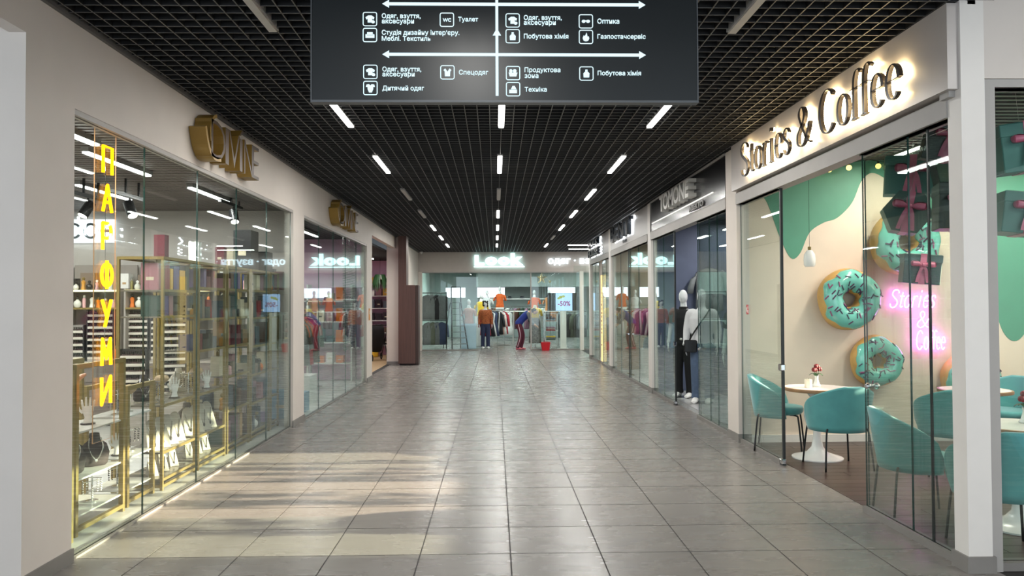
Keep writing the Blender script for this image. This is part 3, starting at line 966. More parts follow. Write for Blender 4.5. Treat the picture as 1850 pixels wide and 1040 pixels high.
text('led_backing', 'BENT', WLED, t, (-0.012, -0.04, 0), (0, -1, 0), (0, 0, 1), 2.55, 0.36, 0.008, 0.03)
text('small_letters', 'fast', MATS['black_letter'], t, (-0.02, -1.2, -0.10), (0, -1, 0), (0, 0, 1), 0.5, 0.07, 0.02, 0.01)
t = thing('dark_letter_sign', 'two rows of dark back-lit letters at the far end of the shop fronts', 'sign', (2.90, 22.5, 3.02))
text('letters', 'STOCK', MATS['black_letter'], t, (-0.07, 0, 0.27), (0, -1, 0), (0, 0, 1), 2.1, 0.2, 0.10, 0.03)
text('letters', 'HOUSE', MATS['black_letter'], t, (-0.07, 0, 0.0), (0, -1, 0), (0, 0, 1), 2.1, 0.2, 0.10, 0.03)
text('led_backing', 'STOCK', WLED, t, (-0.012, -0.03, 0.27), (0, -1, 0), (0, 0, 1), 2.1, 0.2, 0.008, 0.03)
text('led_backing', 'HOUSE', WLED, t, (-0.012, -0.03, 0), (0, -1, 0), (0, 0, 1), 2.1, 0.2, 0.008, 0.03)

# ---- glowing letters on the far band
LK = E('aqua_glow', (196, 246, 246), 2.6)
t = thing('glowing_letter_sign', 'glowing pale aqua wide letters with underline on the far beige band', 'sign', (-0.73, YL, 2.99))
for ch, a, w, h in (('L', 0.0, 0.36, 0.36), ('o', 0.38, 0.44, 0.30), ('o', 0.84, 0.44, 0.30), ('k', 1.30, 0.46, 0.43)):
    text('letter', ch, LK, t, (a, -0.05, 0.07), RX, UZ, w, h, 0.08, 0.06)
MB().box(-0.02, 1.80, -0.08, -0.02, 0, 0.03).build('underline', LK, t)
LK2 = E('white_glow', (226, 244, 255), 2.2)
t = thing('glowing_word_sign', 'small glowing white words with dots on the far beige band', 'sign', (1.92, YL, 3.03))
text('letters', 'одяг · взуття · аксесуари', LK2, t, (0, -0.05, 0), RX, UZ, 4.5, 0.27, 0.05, 0.02)

# ---- amber neon letters on a clear hanging board
NEON = E('amber_neon', (255, 156, 10), 4.2, True)
NEONC = E('amber_core', (255, 206, 40), 3.2)
nb = thing('neon_letter_board', 'clear hanging board with upright amber neon letters inside the window', 'neon sign', (-2.92, 5.56, 0.66))
ACR = glass('clear_acrylic', (0.97, 0.96, 0.94), 0.03, 0.5)
o = pane_mesh('y', 0, 0.31, 0, 0.0, 2.40, 0.008).build('board', [ACR, M('acrylic_edge', (250, 190, 140), rough=0.2)], nb)
for yy in (0.02, 0.29):
    MB().tube([(0, yy, 2.40), (0, yy, 2.45)], 0.003, 5).build('hanging_wire', CHROME, nb)
NL = {'П': [[(0, 0), (0, 1), (1, 1), (1, 0)]], 'А': [[(0, 0), (0.5, 1), (1, 0)], [(0.2, 0.36), (0.8, 0.36)]], 'Р': [[(0, 0), (0, 1)], [(0, 1)] + arc(0.45, 0.72, 0.5, 0.28, 90, -90, 10) + [(0, 0.44)]],
      'Ф': [[(0.5, -0.02), (0.5, 1.04)], arc(0.5, 0.5, 0.58, 0.42, 0, 360, 22)], 'У': [[(0, 1), (0.5, 0.42)], [(1, 1), (0.3, 0)]], 'М': [[(0, 0), (0.08, 1), (0.5, 0.25), (0.92, 1), (1, 0)]], 'И': [[(0, 1), (0, 0), (1, 1), (1, 0)]]}
for k, ch in enumerate('ПАРФУМИ'):
    mb = MB()
    for s_ in NL[ch]:
        mb.tube([(0.02, 0.085 + a * 0.13, 2.09 - 0.2865 * k - 0.10 + b * 0.20) for a, b in s_], 0.0125, 7)
    mb.build('neon_letter', NEON, nb, smooth=True)
MB().tube([(0.004, 0.15, 2.2), (0.004, 0.16, 0.3)], 0.002, 4).build('cable', CHROME, nb)

# red push pictogram on the coffee shop glass
ps = thing('door_sticker', 'small red square pictogram on the coffee shop glass', 'sticker', (2.942, 8.77, 1.53))
MB().box(-0.002, 0, -0.07, 0.0, 0, 0.11).build('red_square', M('sticker_red', (190, 40, 44), rough=0.4), ps)
MB().box(-0.004, -0.002, -0.062, -0.044, 0.012, 0.05).box(-0.004, -0.002, -0.03, -0.012, 0.03, 0.08).box(-0.004, -0.002, -0.062, -0.05, 0.066, 0.1).build('symbol', M('sticker_white', (236, 230, 226), rough=0.4), ps)

# ================================================================== coffee shop
VELVET = M('teal_velvet', (80, 150, 149), rough=0.75, var=0.08, scale=9, sheen=0.5)
LEGM = M('black_steel', (28, 28, 29), rough=0.4, metal=0.5)
def make_chair():
    t = thing('velvet_chair', 'x', 'chair')
    rings = []
    for z, k in ((0.405, 0.80), (0.415, 0.92), (0.435, 0.99), (0.465, 1.0), (0.485, 0.95), (0.492, 0.80), (0.494, 0.4)):
        rings.append([(0.25 * k * math.copysign(abs(math.cos(a)) ** 0.75, math.cos(a)), 0.245 * k * math.copysign(abs(math.sin(a)) ** 0.75, math.sin(a)) + 0.015, z) for a in [2 * PI * q / 28 for q in range(28)]])
    MB().loft(rings).build('seat', VELVET, t, smooth='all')
    n = 28
    mb = MB()
    rows = []
    prof = [0.0, 0.12, 0.3, 0.5, 0.7, 0.86, 0.96, 1.0]
    def shell(phi, k, off):
        c = math.cos(phi)
        edge = max(0.0, min(1.0, (RAD(112) - abs(phi)) / RAD(95)))
        top = 0.50 + 0.33 * (edge ** 0.42) if edge > 0 else 0.5
        bot = 0.375
        z = bot + (top - bot) * k
        rad = 0.245 + 0.045 * k + off
        return (rad * math.sin(phi) * 1.04, -rad * c * 0.98 - 0.005 - 0.03 * k, z)
    phis = [RAD(-112 + 224 * i / n) for i in range(n + 1)]
    loop = []
    for k in prof:
        loop.append((k, 0.028))
    loop.append((1.012, 0.008)); loop.append((1.012, -0.012)); 
    for k in reversed(prof):
        loop.append((k, -0.03))
    rings = [[shell(p, k, off) for k, off in loop] for p in phis]
    mb.loft(rings)
    mb.build('backrest', VELVET, t, smooth='all')
    for sx_, sy_ in ((1, 1), (-1, 1), (1, -1), (-1, -1)):
        pts = cr([(0.10 * sx_, 0.12 * sy_, 0.40), (0.185 * sx_, 0.19 * sy_, 0.405), (0.215 * sx_, 0.215 * sy_, 0.36), (0.245 * sx_, 0.25 * sy_, 0.0)], 5)
        MB().tube(pts, 0.0095, 8).build('leg', LEGM, t, smooth='all')
    return t
CH = make_chair()
def chair(x, y, rz, label, first=[True]):
    if first[0]:
        first[0] = False
        CH.location = (x, y, 0.005); CH.rotation_euler.z = rz; CH['label'] = label
        return CH
    return dup(CH, (x, y, 0.005), rz, label)
chair(3.46, 7.60, 0.04, 'teal velvet chair with its back to the open doorway, at the table with the rose')
chair(3.23, 8.55, RAD(-115), 'teal velvet chair behind the glass pane between the table and the donut wall')
chair(3.27, 5.82, RAD(-100), 'teal velvet chair turned sideways behind the sliding glass leaf')
chair(4.42, 7.25, RAD(-20), 'teal velvet chair pushed up to the table under the pink neon words')
chair(3.36, 4.99, RAD(-12), 'teal velvet chair behind the white corner post at the corner table')
chair(5.55, 8.15, RAD(115), 'teal velvet chair on the far side of the table below the pink neon words')

MARBLE = M('white_table_top', (238, 232, 226), rough=0.25, var=0.02)
WOODE = M('wood_edge', (150, 112, 78), rough=0.4, var=0.15, scale=12)
WBASE = M('white_lacquer', (236, 232, 228), rough=0.2, var=0.0)
def make_table():
    t = thing('bistro_table', 'x', 'table')
    MB().lathe([(0.0, 0.728), (0.325, 0.728), (0.325, 0.752), (0.0, 0.752)], n=40, caps=False).build('table_top', MARBLE, t, smooth=True)
    MB().lathe([(0.325, 0.715), (0.343, 0.72), (0.346, 0.735), (0.343, 0.75), (0.325, 0.753), (0.325, 0.715)], n=40, caps=False).build('edge_band', WOODE, t, smooth=True)
    MB().lathe([(0.26, 0.0), (0.26, 0.012), (0.20, 0.03), (0.11, 0.06), (0.06, 0.12), (0.042, 0.22), (0.036, 0.36), (0.042, 0.52), (0.065, 0.64), (0.12, 0.715)], n=32).build('pedestal', WBASE, t, smooth=True)
    return t
TB = make_table()
TB.location = (3.44, 8.03, 0.005); TB['label'] = 'round white table with wooden edge and tulip base beside the open doorway'
dup(TB, (4.97, 7.74, 0.005), None, 'round white table with wooden edge under the pink neon words')
dup(TB, (3.86, 5.50, 0.005), None, 'round white table with wooden edge behind the white corner post')

PORC = M('white_porcelain', (240, 238, 232), rough=0.25, var=0.0)
ROSE = M('dark_red_rose', (120, 22, 32), rough=0.6, var=0.25, scale=40)
LEAF = M('deep_green_leaf', (46, 84, 48), rough=0.5, var=0.15, scale=30)
def vase(x, y, label, s=1.0, red=True):
    t = thing('bud_vase', label, 'vase', (x, y, 0.758))
    MB().lathe([(0.04, 0), (0.046, 0.01), (0.03, 0.03), (0.022, 0.06), (0.016, 0.09), (0.022, 0.115), (0.018, 0.114), (0.012, 0.09)], n=18).build('vase_body', PORC, t, smooth=True)
    random.seed(int(x * 100))
    for k, (dx, dy, h) in enumerate(((0.0, 0.0, 0.2), (0.035, 0.02, 0.17), (-0.03, -0.015, 0.165))):
        MB().tube([(0, 0, 0.08), (dx * 0.5, dy * 0.5, 0.13), (dx, dy, h)], 0.003, 5).build('stem', LEAF, t)
        mb = MB()
        for q in range(9):
            a = q * 2.4
            rr = 0.006 + 0.0022 * q
            mb.ball((dx + rr * math.cos(a), dy + rr * math.sin(a), h + 0.02 - 0.001 * q), (0.016, 0.016, 0.022), 8, 5)
        mb.build('rose', ROSE, t, smooth='all')
    for a in range(5):
        an = a * 1.26 + 0.3
        c, s_ = math.cos(an), math.sin(an)
        mb = MB().loft([[(c * d - s_ * w, s_ * d + c * w, z + 0.002), (c * d + s_ * w, s_ * d - c * w, z + 0.002), (c * d, s_ * d, z - 0.004)] for d, w, z in ((0.005, 0.003, 0.12), (0.03, 0.016, 0.14), (0.055, 0.014, 0.135), (0.075, 0.002, 0.12))])
        mb.build('leaf', LEAF, t)
    return t
vase(3.47, 8.10, 'white bud vase with dark red roses on the table by the doorway')
vase(5.03, 7.70, 'white bud vase with a red rose on the table under the pink neon words')
vase(3.95, 5.56, 'white bud vase with dark red roses on the table behind the corner post')
def candle(x, y, label, h=0.09, r=0.04):
    t = thing('candle_jar', label, 'candle', (x, y, 0.758))
    n = 24
    MB().loft([[(r * k * (1 + 0.05 * math.cos(8 * 2 * PI * q / n)) * math.cos(2 * PI * q / n), r * k * (1 + 0.05 * math.cos(8 * 2 * PI * q / n)) * math.sin(2 * PI * q / n), z) for q in range(n)] for z, k in ((0, 0.94), (0.01, 1), (h - 0.01, 1), (h, 0.96))]).build('jar', M('ivory_wax', (236, 226, 206), rough=0.5), t, smooth=True)
    MB().tube([(0, 0, h), (0.002, 0, h + 0.012)], 0.0015, 5).build('wick', BLACK, t)
candle(3.33, 7.98, 'ribbed ivory candle jar on the table by the doorway')
candle(4.80, 7.70, 'ivory candle jar on the table under the pink neon words', 0.11, 0.05)

# ---- donuts on the wall
DOUGH = M('golden_dough', (208, 164, 96), rough=0.5, var=0.12, scale=7)
ICING = M('mint_icing', (116, 194, 178), rough=0.16, var=0.04, coat=0.6)
SPC = [M('sprinkle_%s' % n, c, rough=0.4, var=0.0) for n, c in (('plum', (78, 44, 76)), ('grey', (70, 74, 90)), ('rose', (150, 84, 120)))]
spm = MB().tube([(-0.03, 0, 0), (0.03, 0, 0)], 0.0075, 6).mesh('sprinkle', SPC[0])
def donut(x, z, R, label, seed):
    random.seed(seed)
    t = thing('wall_donut', label, 'donut', (x, 8.96, z))
    r0 = R * 0.62; rt = R * 0.38; dep = R * 0.42     # ring radius, tube radius, depth
    n, m = 48, 20
    cy = -dep * 0.95
    def pt(a, b, k=1.0):
        wob = 1 + 0.03 * math.sin(3 * a + seed) + 0.02 * math.sin(5 * a)
        rr = r0 * wob + rt * k * math.cos(b)
        return (rr * math.cos(a), cy - dep * k * math.sin(b), rr * math.sin(a))
    rings = [[pt(2 * PI * i / n, 2 * PI * j / m) for j in range(m)] for i in range(n + 1)]
    MB().loft(rings, caps=False).build('dough', DOUGH, t, smooth='all')
    # icing: front cap whose rim waves
    mb = MB()
    rows = []
    q = 14
    for i in range(n + 1):
        a = 2 * PI * i / n
        out = RAD(34) + RAD(9) * math.sin(6 * a + seed) + RAD(6) * math.sin(11 * a + 1.3 * seed)
        inn = RAD(152) + RAD(9) * math.sin(5 * a + seed * 2)
        row = [pt(a, out - 0.02, 0.985)]
        row += [pt(a, out + (inn - out) * j / q, 1.055 if 0 < j < q else 1.02) for j in range(q + 1)]
        row += [pt(a, inn + 0.02, 0.985)]
        rows.append(row)
    mb.loft(rows, caps=False, closed=False)
    mb.build('icing', ICING, t, smooth='all')
    for k in range(58):
        a = random.random() * 2 * PI
        b = RAD(random.uniform(48, 146))
        p = Vector(pt(a, b, 1.075)); p2 = Vector(pt(a, b, 1.2))
        nrm = (p2 - p).normalized()
        tng = nrm.cross(Vector((random.uniform(-1, 1), random.uniform(-1, 1), random.uniform(-1, 1)))).normalized()
        o = link('sprinkle', spm, t)
        o.matrix_local = frame(p, tng, nrm.cross(tng))
        o.scale = (R / 0.36,) * 3
        ownmat(o, SPC[k % 3])
    return t
donut(4.17, 1.70, 0.365, 'big mint iced wall donut with sprinkles to the side of the pink neon words', 1)
donut(4.50, 0.97, 0.305, 'lowest mint iced wall donut, below the largest clear one', 2)
donut(4.84, 2.37, 0.40, 'mint iced wall donut above the pink neon words, near the hanging boxes', 3)
donut(5.62, 0.76, 0.34, 'mint iced wall donut lit pink behind the table under the neon words', 4)

# ---- pink neon words
NP = E('pink_neon', (255, 110, 240), 13.0, True)
t = thing('pink_neon_sign', 'pink neon script in three lines on the cream coffee shop wall', 'neon sign', (4.69, 8.90, 1.06))
put(neon_text('Stories', 0.56, 0.21, 0.0075).build('neon_script', NP, t, smooth='all'), (0.0, 0, 0.54), RX, UZ)
put(neon_text('&', 0.16, 0.20, 0.0075, 0.1).build('neon_script', NP, t, smooth='all'), (0.33, 0, 0.30), RX, UZ)
put(neon_text('Coffee', 0.36, 0.22, 0.0075, 0.1).build('neon_script', NP, t, smooth='all'), (0.32, 0, 0.04), RX, UZ)
for a, b in ((0.1, 0.6), (0.45, 0.6), (0.4, 0.4), (0.4, 0.1), (0.6, 0.1)):
    MB().tube([(a, 0.0, b), (a, 0.065, b)], 0.006, 6).build('standoff', CHROME, t)

# ---- pendant lamp and light bulbs on a string
t = thing('pendant_lamp', 'small white bell pendant lamp hanging near the biggest donut', 'lamp', (3.58, 8.5, 2.07))
MB().lathe([(0.05, 0.0), (0.062, 0.02), (0.066, 0.08), (0.060, 0.14), (0.03, 0.185), (0.012, 0.19)], n=20).build('lamp_shade', PORC, t, smooth=True)
MB().lathe([(0.014, 0.19), (0.018, 0.2), (0.018, 0.225), (0.008, 0.23)], n=12).build('socket', GOLD, t, smooth=True)
MB().tube([(0, 0, 0.23), (0, 0, 1.29)], 0.002, 5).build('cord', LEGM, t)
BULB = E('warm_bulb', (255, 220, 120), 2.4)
st = thing('bulb_string', 'string of small warm globe bulbs along the top of the coffee shop wall', 'string lights', (0, 0, 0))
pts = []
anch = [(3.3, 8.9, 3.34), (4.4, 8.75, 3.34), (5.6, 8.85, 3.34), (6.8, 8.9, 3.34)]
for a, b in zip(anch[:-1], anch[1:]):
    for k in range(10):
        s_ = k / 10
        pts.append((a[0] + (b[0] - a[0]) * s_, a[1] + (b[1] - a[1]) * s_, a[2] - 0.05 * math.sin(PI * s_)))
MB().tube(pts, 0.004, 5).build('cable', LEGM, st)
bm = MB().ball((0, 0, -0.06), 0.032, 12, 8).mesh('bulb', BULB, smooth='all')
sm_ = MB().lathe([(0.012, -0.032), (0.014, 0.0)], n=8).mesh('socket', LEGM)
for k in (3, 6, 8, 11, 14, 17, 20, 23, 26, 28):
    b_ = link('bulb', bm, st, pts[k]); link('socket', sm_, b_)
st2 = thing('bulb_string', 'short string of warm globe bulbs hanging straight down near the corner post', 'string lights', (0, 0, 0))
p2 = [(3.83, 6.2, 3.36), (3.84, 6.2, 3.19), (3.82, 6.2, 3.06), (3.81, 6.2, 2.97), (3.84, 6.2, 2.80)]
MB().tube(p2, 0.004, 5).build('cable', LEGM, st2)
for k, p in enumerate(p2[1:]):
    b_ = link('bulb', bm, st2, p); link('socket', sm_, b_)

# ---- hanging gift boxes with pink bows
BOXD = M('deep_green_card', (52, 84, 78), rough=0.4, var=0.06)
BOXT = M('teal_card', (66, 120, 112), rough=0.45, var=0.05)
BOXK = M('charcoal_card', (58, 62, 60), rough=0.4, var=0.05)
RIB = M('pink_satin', (214, 116, 146), rough=0.35, var=0.12, scale=14)
def bow(t, p, s, ang=0.0):
    mb = MB()
    for q in (-1, 1):
        loop = cr([(0, 0, 0), (0.5 * q, 0.12, 0.34), (0.95 * q, 0.05, 0.26), (0.9 * q, 0.0, -0.1), (0.4 * q, -0.02, -0.12), (0, 0, 0)], 5)
        rings = []
        for x, y, z in loop:
            rings.append([(x * s, -0.02 * s - 0.30 * s + y * s, z * s), (x * s, 0.02 * s - 0.28 * s + y * s, (z + 0.02) * s), (x * s, 0.02 * s + 0.28 * s * 0.4 + y * s, (z + 0.02) * s), (x * s, -0.02 * s + 0.28 * s * 0.4 + y * s, z * s)])
        mb.loft(rings)
        tail = cr([(0, -0.1, 0), (0.2 * q, -0.22, -0.4), (0.32 * q, -0.12, -0.9), (0.42 * q, -0.2, -1.5)], 5)
        mb.loft([[(x * s - 0.12 * s, y * s, z * s), (x * s + 0.12 * s, y * s - 0.03 * s, z * s), (x * s + 0.12 * s, y * s - 0.01 * s, z * s), (x * s - 0.12 * s, y * s + 0.02 * s, z * s)] for x, y, z in tail])
    for q in (-1, 1):
        mb.ellrings([((0.05 * q * s, -0.12 * s, 0.02 * s), (0, 0.10 * s, 0), (0, 0, 0.08 * s)), ((0.45 * q * s, -0.12 * s, 0.10 * s), (0, 0.24 * s, 0), (0, 0, 0.20 * s)), ((0.85 * q * s, -0.10 * s, 0.10 * s), (0, 0.20 * s, 0), (0, 0, 0.24 * s)), ((0.97 * q * s, -0.08 * s, 0.08 * s), (0, 0.06 * s, 0), (0, 0, 0.14 * s))], 10)
    mb.ball((0, -0.20 * s, 0.02 * s), (0.14 * s, 0.14 * s, 0.16 * s), 8, 6)
    o = mb.build('bow', RIB, t, smooth=True)
    o.location = p
    o.rotation_euler.y = ang
    return o
def giftbox(x, y, z, w, d, h, mat, label, rot=(0, 0, 0), hexa=False, top=3.36):
    t = thing('gift_box', label, 'gift box', (x, y, z))
    t.rotation_euler = rot
    mb = MB()
    if hexa:
        mb.loft([[(w / 2 * math.cos(PI / 3 * k), yy, w / 2 * math.sin(PI / 3 * k)) for k in range(6)] for yy in (-d / 2, d / 2)])
    else:
        mb.cbox((0, 0, 0), (w, d, h), bev=0.006)
    mb.build('box', mat, t)
    if not hexa:
        MB().cbox((0, 0, h * 0.36), (w * 1.03, d * 1.03, h * 0.26), bev=0.005).build('lid', mat, t)
    hz = w / 2 * 0.87 if hexa else h / 2
    g = 0.004
    MB().box(-0.03, 0.03, -d / 2 - g - (0 if hexa else d * .02), d / 2 + g, -hz - g, hz + g).build('ribbon', RIB, t)
    bow(t, (0, -d / 2 - 0.02, hz * 0.25), w * 0.34)
    MB().tube([(0, 0, hz), (0, 0, (top - z) / max(0.3, math.cos(rot[0]) * math.cos(rot[1])))], 0.0015, 4).build('hanging_line', CHROME, t)
    return t
giftbox(3.98, 7.1, 2.86, 0.46, 0.40, 0.36, BOXT, 'teal gift box with a broad pink bow hanging over the tables', (0.05, 0.06, -0.45))
giftbox(4.06, 6.5, 2.88, 0.40, 0.36, 0.34, BOXD, 'deep green gift box hanging beside the teal one', (0.1, -0.22, -0.4))
giftbox(3.62, 6.55, 2.44, 0.40, 0.30, 0.34, BOXD, 'deep green six-sided gift box hanging below the other boxes', (0.0, 0.2, -0.4), True)
giftbox(3.42, 5.48, 2.36, 0.30, 0.28, 0.34, BOXK, 'charcoal gift box with long pink ribbon tails near the corner post', (0.0, 0.04, -0.35))
giftbox(3.62, 5.93, 2.94, 0.34, 0.30, 0.32, BOXK, 'charcoal gift box hanging high up beside the corner post', (0.12, 0.22, -0.4))
giftbox(3.72, 5.22, 2.74, 0.34, 0.30, 0.34, BOXT, 'teal gift box with pink bow hanging in the corner window', (0.05, -0.1, -0.3))
giftbox(4.12, 5.80, 2.34, 0.36, 0.30, 0.32, BOXT, 'teal gift box with trailing pink bow hanging below its twin in the corner window', (0.0, 0.12, -0.25))
giftbox(4.62, 8.1, 2.02, 0.36, 0.32, 0.32, BOXD, 'deep green gift box hanging low in front of the upper donut', (0.03, 0.1, -0.35))

# white extension box at the foot of the corner window
t = thing('socket_box', 'small white socket box at the foot of the corner window', 'socket', (3.10, 4.78, 0.36))
MB().cbox((0.03, 0, 0.06), (0.05, 0.04, 0.12), bev=0.004).build('casing', PORC, t)
MB().cbox((0.03, -0.021, 0.06), (0.03, 0.004, 0.04)).build('socket_face', M('socket_grey', (180, 180, 176), rough=0.4), t)

# unseen potted figs, added to cast leaf shadows on the passage floor
def shadow_plant(x, y, label, h=1.9, n=170, seed=5, z0=0.005):
    random.seed(seed)
    t = thing('shadow_fig', label, 'plant', (x, y, z0))
    MB().lathe([(0.14, 0), (0.17, 0.02), (0.21, 0.36), (0.215, 0.38), (0.19, 0.38), (0.18, 0.33)], n=24).build('pot', PORC, t, smooth=True)
    MB().lathe([(0.0, 0.32), (0.18, 0.33)], n=20, caps=False).build('soil', M('soil', (52, 40, 32), rough=0.9), t)
    lm = MB()
    for b in range(6):
        a = b * 1.05
        tip = (0.36 * math.cos(a) * random.uniform(.5, 1), 0.36 * math.sin(a) * random.uniform(.5, 1), h * random.uniform(0.75, 1.0))
        pts_ = cr([(0.02 * math.cos(a), 0.02 * math.sin(a), 0.33), (tip[0] * 0.3, tip[1] * 0.3, h * 0.5), tip], 6)
        MB().tube(pts_, [0.014 * (1 - 0.7 * i / len(pts_)) for i in range(len(pts_))], 6).build('branch', M('bark', (96, 78, 62), rough=0.8), t)
        for k in range(n // 6):
            p = pts_[random.randint(4, len(pts_) - 1)]
            an, el = random.uniform(0, 6.28), random.uniform(-0.5, 0.7)
            L_, w_ = random.uniform(0.09, 0.16), random.uniform(0.03, 0.05)
            dx, dy, dz = math.cos(an) * math.cos(el), math.sin(an) * math.cos(el), math.sin(el)
            sx_, sy_ = -math.sin(an), math.cos(an)
            lm.loft([[(p[0] + dx * d * L_ - sx_ * w * w_, p[1] + dy * d * L_ - sy_ * w * w_, p[2] + dz * d * L_), (p[0] + dx * d * L_ + sx_ * w * w_, p[1] + dy * d * L_ + sy_ * w * w_, p[2] + dz * d * L_), (p[0] + dx * d * L_, p[1] + dy * d * L_, p[2] + dz * d * L_ - 0.004)] for d, w in ((0.05, 0.1), (0.4, 1), (0.7, 0.85), (1.0, 0.05))])
    o = lm.build('leaves', LEAF, t); o['kind'] = 'stuff'
    return t
shadow_plant(7.9, 5.7, 'broad leaved potted fig, added out of view to cast leaf shadows on the floor', 2.6, 480)
shadow_plant(8.2, 7.5, 'bushy potted fig next to the donut wall, added unseen to cast leaf shadows', 2.6, 420, 14)
shadow_plant(8.1, 6.5, 'taller potted fig, added unseen by the outer window to cast leaf shadows', 2.8, 380, 9)

# ================================================================== figures and garments
def limb(mb, pts, rs, n=12):
    mb.tube(cr(pts, 4) if len(pts) > 2 else pts, [rs[min(int(i / 4), len(rs) - 2)] + (rs[min(int(i / 4) + 1, len(rs) - 1)] - rs[min(int(i / 4), len(rs) - 2)]) * ((i % 4) / 4) for i in range((len(pts) - 1) * 4 + 1)] if len(pts) > 2 else rs, n)
def erings(mb, rows, inf=0.0, n=20):
    mb.ellrings([((x, y, z), (a + inf, 0, 0), (0, b + inf, 0)) for x, y, z, a, b in rows], n)
TORSO = [(0, 0.01, 0.86, 0.12, 0.09), (0, 0.01, 0.92, 0.168, 0.118), (0, 0.01, 1.0, 0.162, 0.112), (0, 0, 1.1, 0.145, 0.100), (0, -0.005, 1.24, 0.166, 0.118), (0, -0.005, 1.36, 0.190, 0.125), (0, 0.0, 1.45, 0.178, 0.100), (0, 0.005, 1.51, 0.085, 0.07), (0, 0.005, 1.56, 0.056, 0.058), (0, 0.0, 1.63, 0.054, 0.058)]
def arm_pts(s, pose):
    return {'down': [(0.185 * s, 0.0, 1.43), (0.245 * s, 0.02, 1.17), (0.25 * s, -0.06, 0.93)],
            'bent': [(0.185 * s, 0.0, 1.43), (0.275 * s, 0.05, 1.19), (0.20 * s, -0.10, 1.02)]}[pose]
def leg_pts(s):
    return [(0.088 * s, 0.01, 0.93), (0.10 * s, -0.012, 0.50), (0.105 * s, 0.025, 0.07)]
def hand(mb, w, d, s):
    w = Vector(w)
    mb.ball(w + Vector((0, -0.015, -0.05)), (0.020, 0.036, 0.05), 10, 6)
    for k, (dy, L_) in enumerate(((-0.042, 0.075), (-0.025, 0.09), (-0.006, 0.088), (0.012, 0.07))):
        p = w + Vector((0, dy, -0.085))
        mb.tube([p, p + Vector((-0.008 * s, -0.006, -L_ * 0.5)), p + Vector((-0.022 * s, -0.008, -L_))], [0.0095, 0.009, 0.007], 7)
    p = w + Vector((-0.01 * s, -0.045, -0.03))
    mb.tube([p, p + Vector((-0.012 * s, -0.03, -0.03)), p + Vector((-0.016 * s, -0.036, -0.065))], [0.011, 0.010, 0.008], 7)
def body_mesh(poses=('down', 'down'), female=False):
    mb = MB()
    erings(mb, TORSO)
    mb.ball((0, -0.012, 1.725), (0.074, 0.094, 0.122), 18, 12)
    mb.ball((0, -0.03, 1.66), (0.052, 0.06, 0.05), 12, 8)
    mb.ball((0, -0.104, 1.715), (0.012, 0.016, 0.028), 8, 6)
    for s, po in zip((-1, 1), poses):
        ap = arm_pts(s, po)
        limb(mb, [(0.13 * s, 0, 1.44)] + ap, [0.055, 0.056, 0.041, 0.027])
        hand(mb, ap[-1], 0, s)
        limb(mb, leg_pts(s), [0.092, 0.058, 0.038])
        mb.ellrings([((0.105 * s, 0.06, 0.045), (0.03, 0, 0), (0, 0, 0.035)), ((0.105 * s, 0.03, 0.05), (0.038, 0, 0), (0, 0, 0.048)), ((0.108 * s, -0.08, 0.032), (0.045, 0, 0), (0, 0, 0.030)), ((0.108 * s, -0.16, 0.02), (0.035, 0, 0), (0, 0, 0.018))], 12)
    return fuse(mb, 0.011, 4)
def top_mesh(poses=('down', 'down'), sleeve='short', hem=0.90, inf=0.018):
    mb = MB()
    rows = [r for r in TORSO if hem - 0.02 <= r[2] <= 1.515]
    erings(mb, rows, inf)
    for s, po in zip((-1, 1), poses):
        ap = [Vector(p) for p in arm_pts(s, po)]
        if sleeve == 'short':
            limb(mb, [(0.13 * s, 0, 1.44), tuple(ap[0]), tuple(ap[0].lerp(ap[1], 0.62))], [0.06 + inf, 0.062 + inf, 0.058 + inf])
        elif sleeve == 'long':
            limb(mb, [(0.13 * s, 0, 1.44)] + [tuple(p) for p in ap], [0.06 + inf, 0.06 + inf, 0.046 + inf, 0.032 + inf * 0.6])
    return fuse(mb, 0.014, 3)
def pants_mesh(inf=0.018):
    mb = MB()
    erings(mb, [(0, 0.01, 0.82, 0.12, 0.09)] + [r for r in TORSO if r[2] <= 1.01], inf)
    for s in (-1, 1):
        limb(mb, leg_pts(s), [0.096 + inf, 0.066 + inf, 0.052 + inf])
    return fuse(mb, 0.014, 3)
def shoe_mesh(s):
    mb = MB()
    mb.ellrings([((0.105 * s, 0.075, 0.05), (0.034, 0, 0), (0, 0, 0.045)), ((0.105 * s, 0.04, 0.06), (0.046, 0, 0), (0, 0, 0.06)), ((0.108 * s, -0.07, 0.042), (0.053, 0, 0), (0, 0, 0.042)), ((0.108 * s, -0.165, 0.03), (0.048, 0, 0), (0, 0, 0.03)), ((0.108 * s, -0.195, 0.024), (0.025, 0, 0), (0, 0, 0.018))], 14)
    return mb
MANQ = M('white_gloss_mannequin', (236, 238, 238), rough=0.22, var=0.0)
KNIT = M('black_cloth', (16, 16, 18), rough=0.85, var=0.1)
BLUEC = M('slate_denim', (80, 98, 124), rough=0.8, var=0.12, scale=20)
WTEE = M('white_jersey', (220, 222, 222), rough=0.8, var=0.04)
SOLE = M('white_shoe', (232, 230, 226), rough=0.5)
BODY = body_mesh()
BODYB = body_mesh(('bent', 'down'))
TOPS = top_mesh(); TOPB = top_mesh(('bent', 'down')); TOPL = top_mesh(sleeve='long'); TANK = top_mesh(sleeve='none')
PANT = pants_mesh()
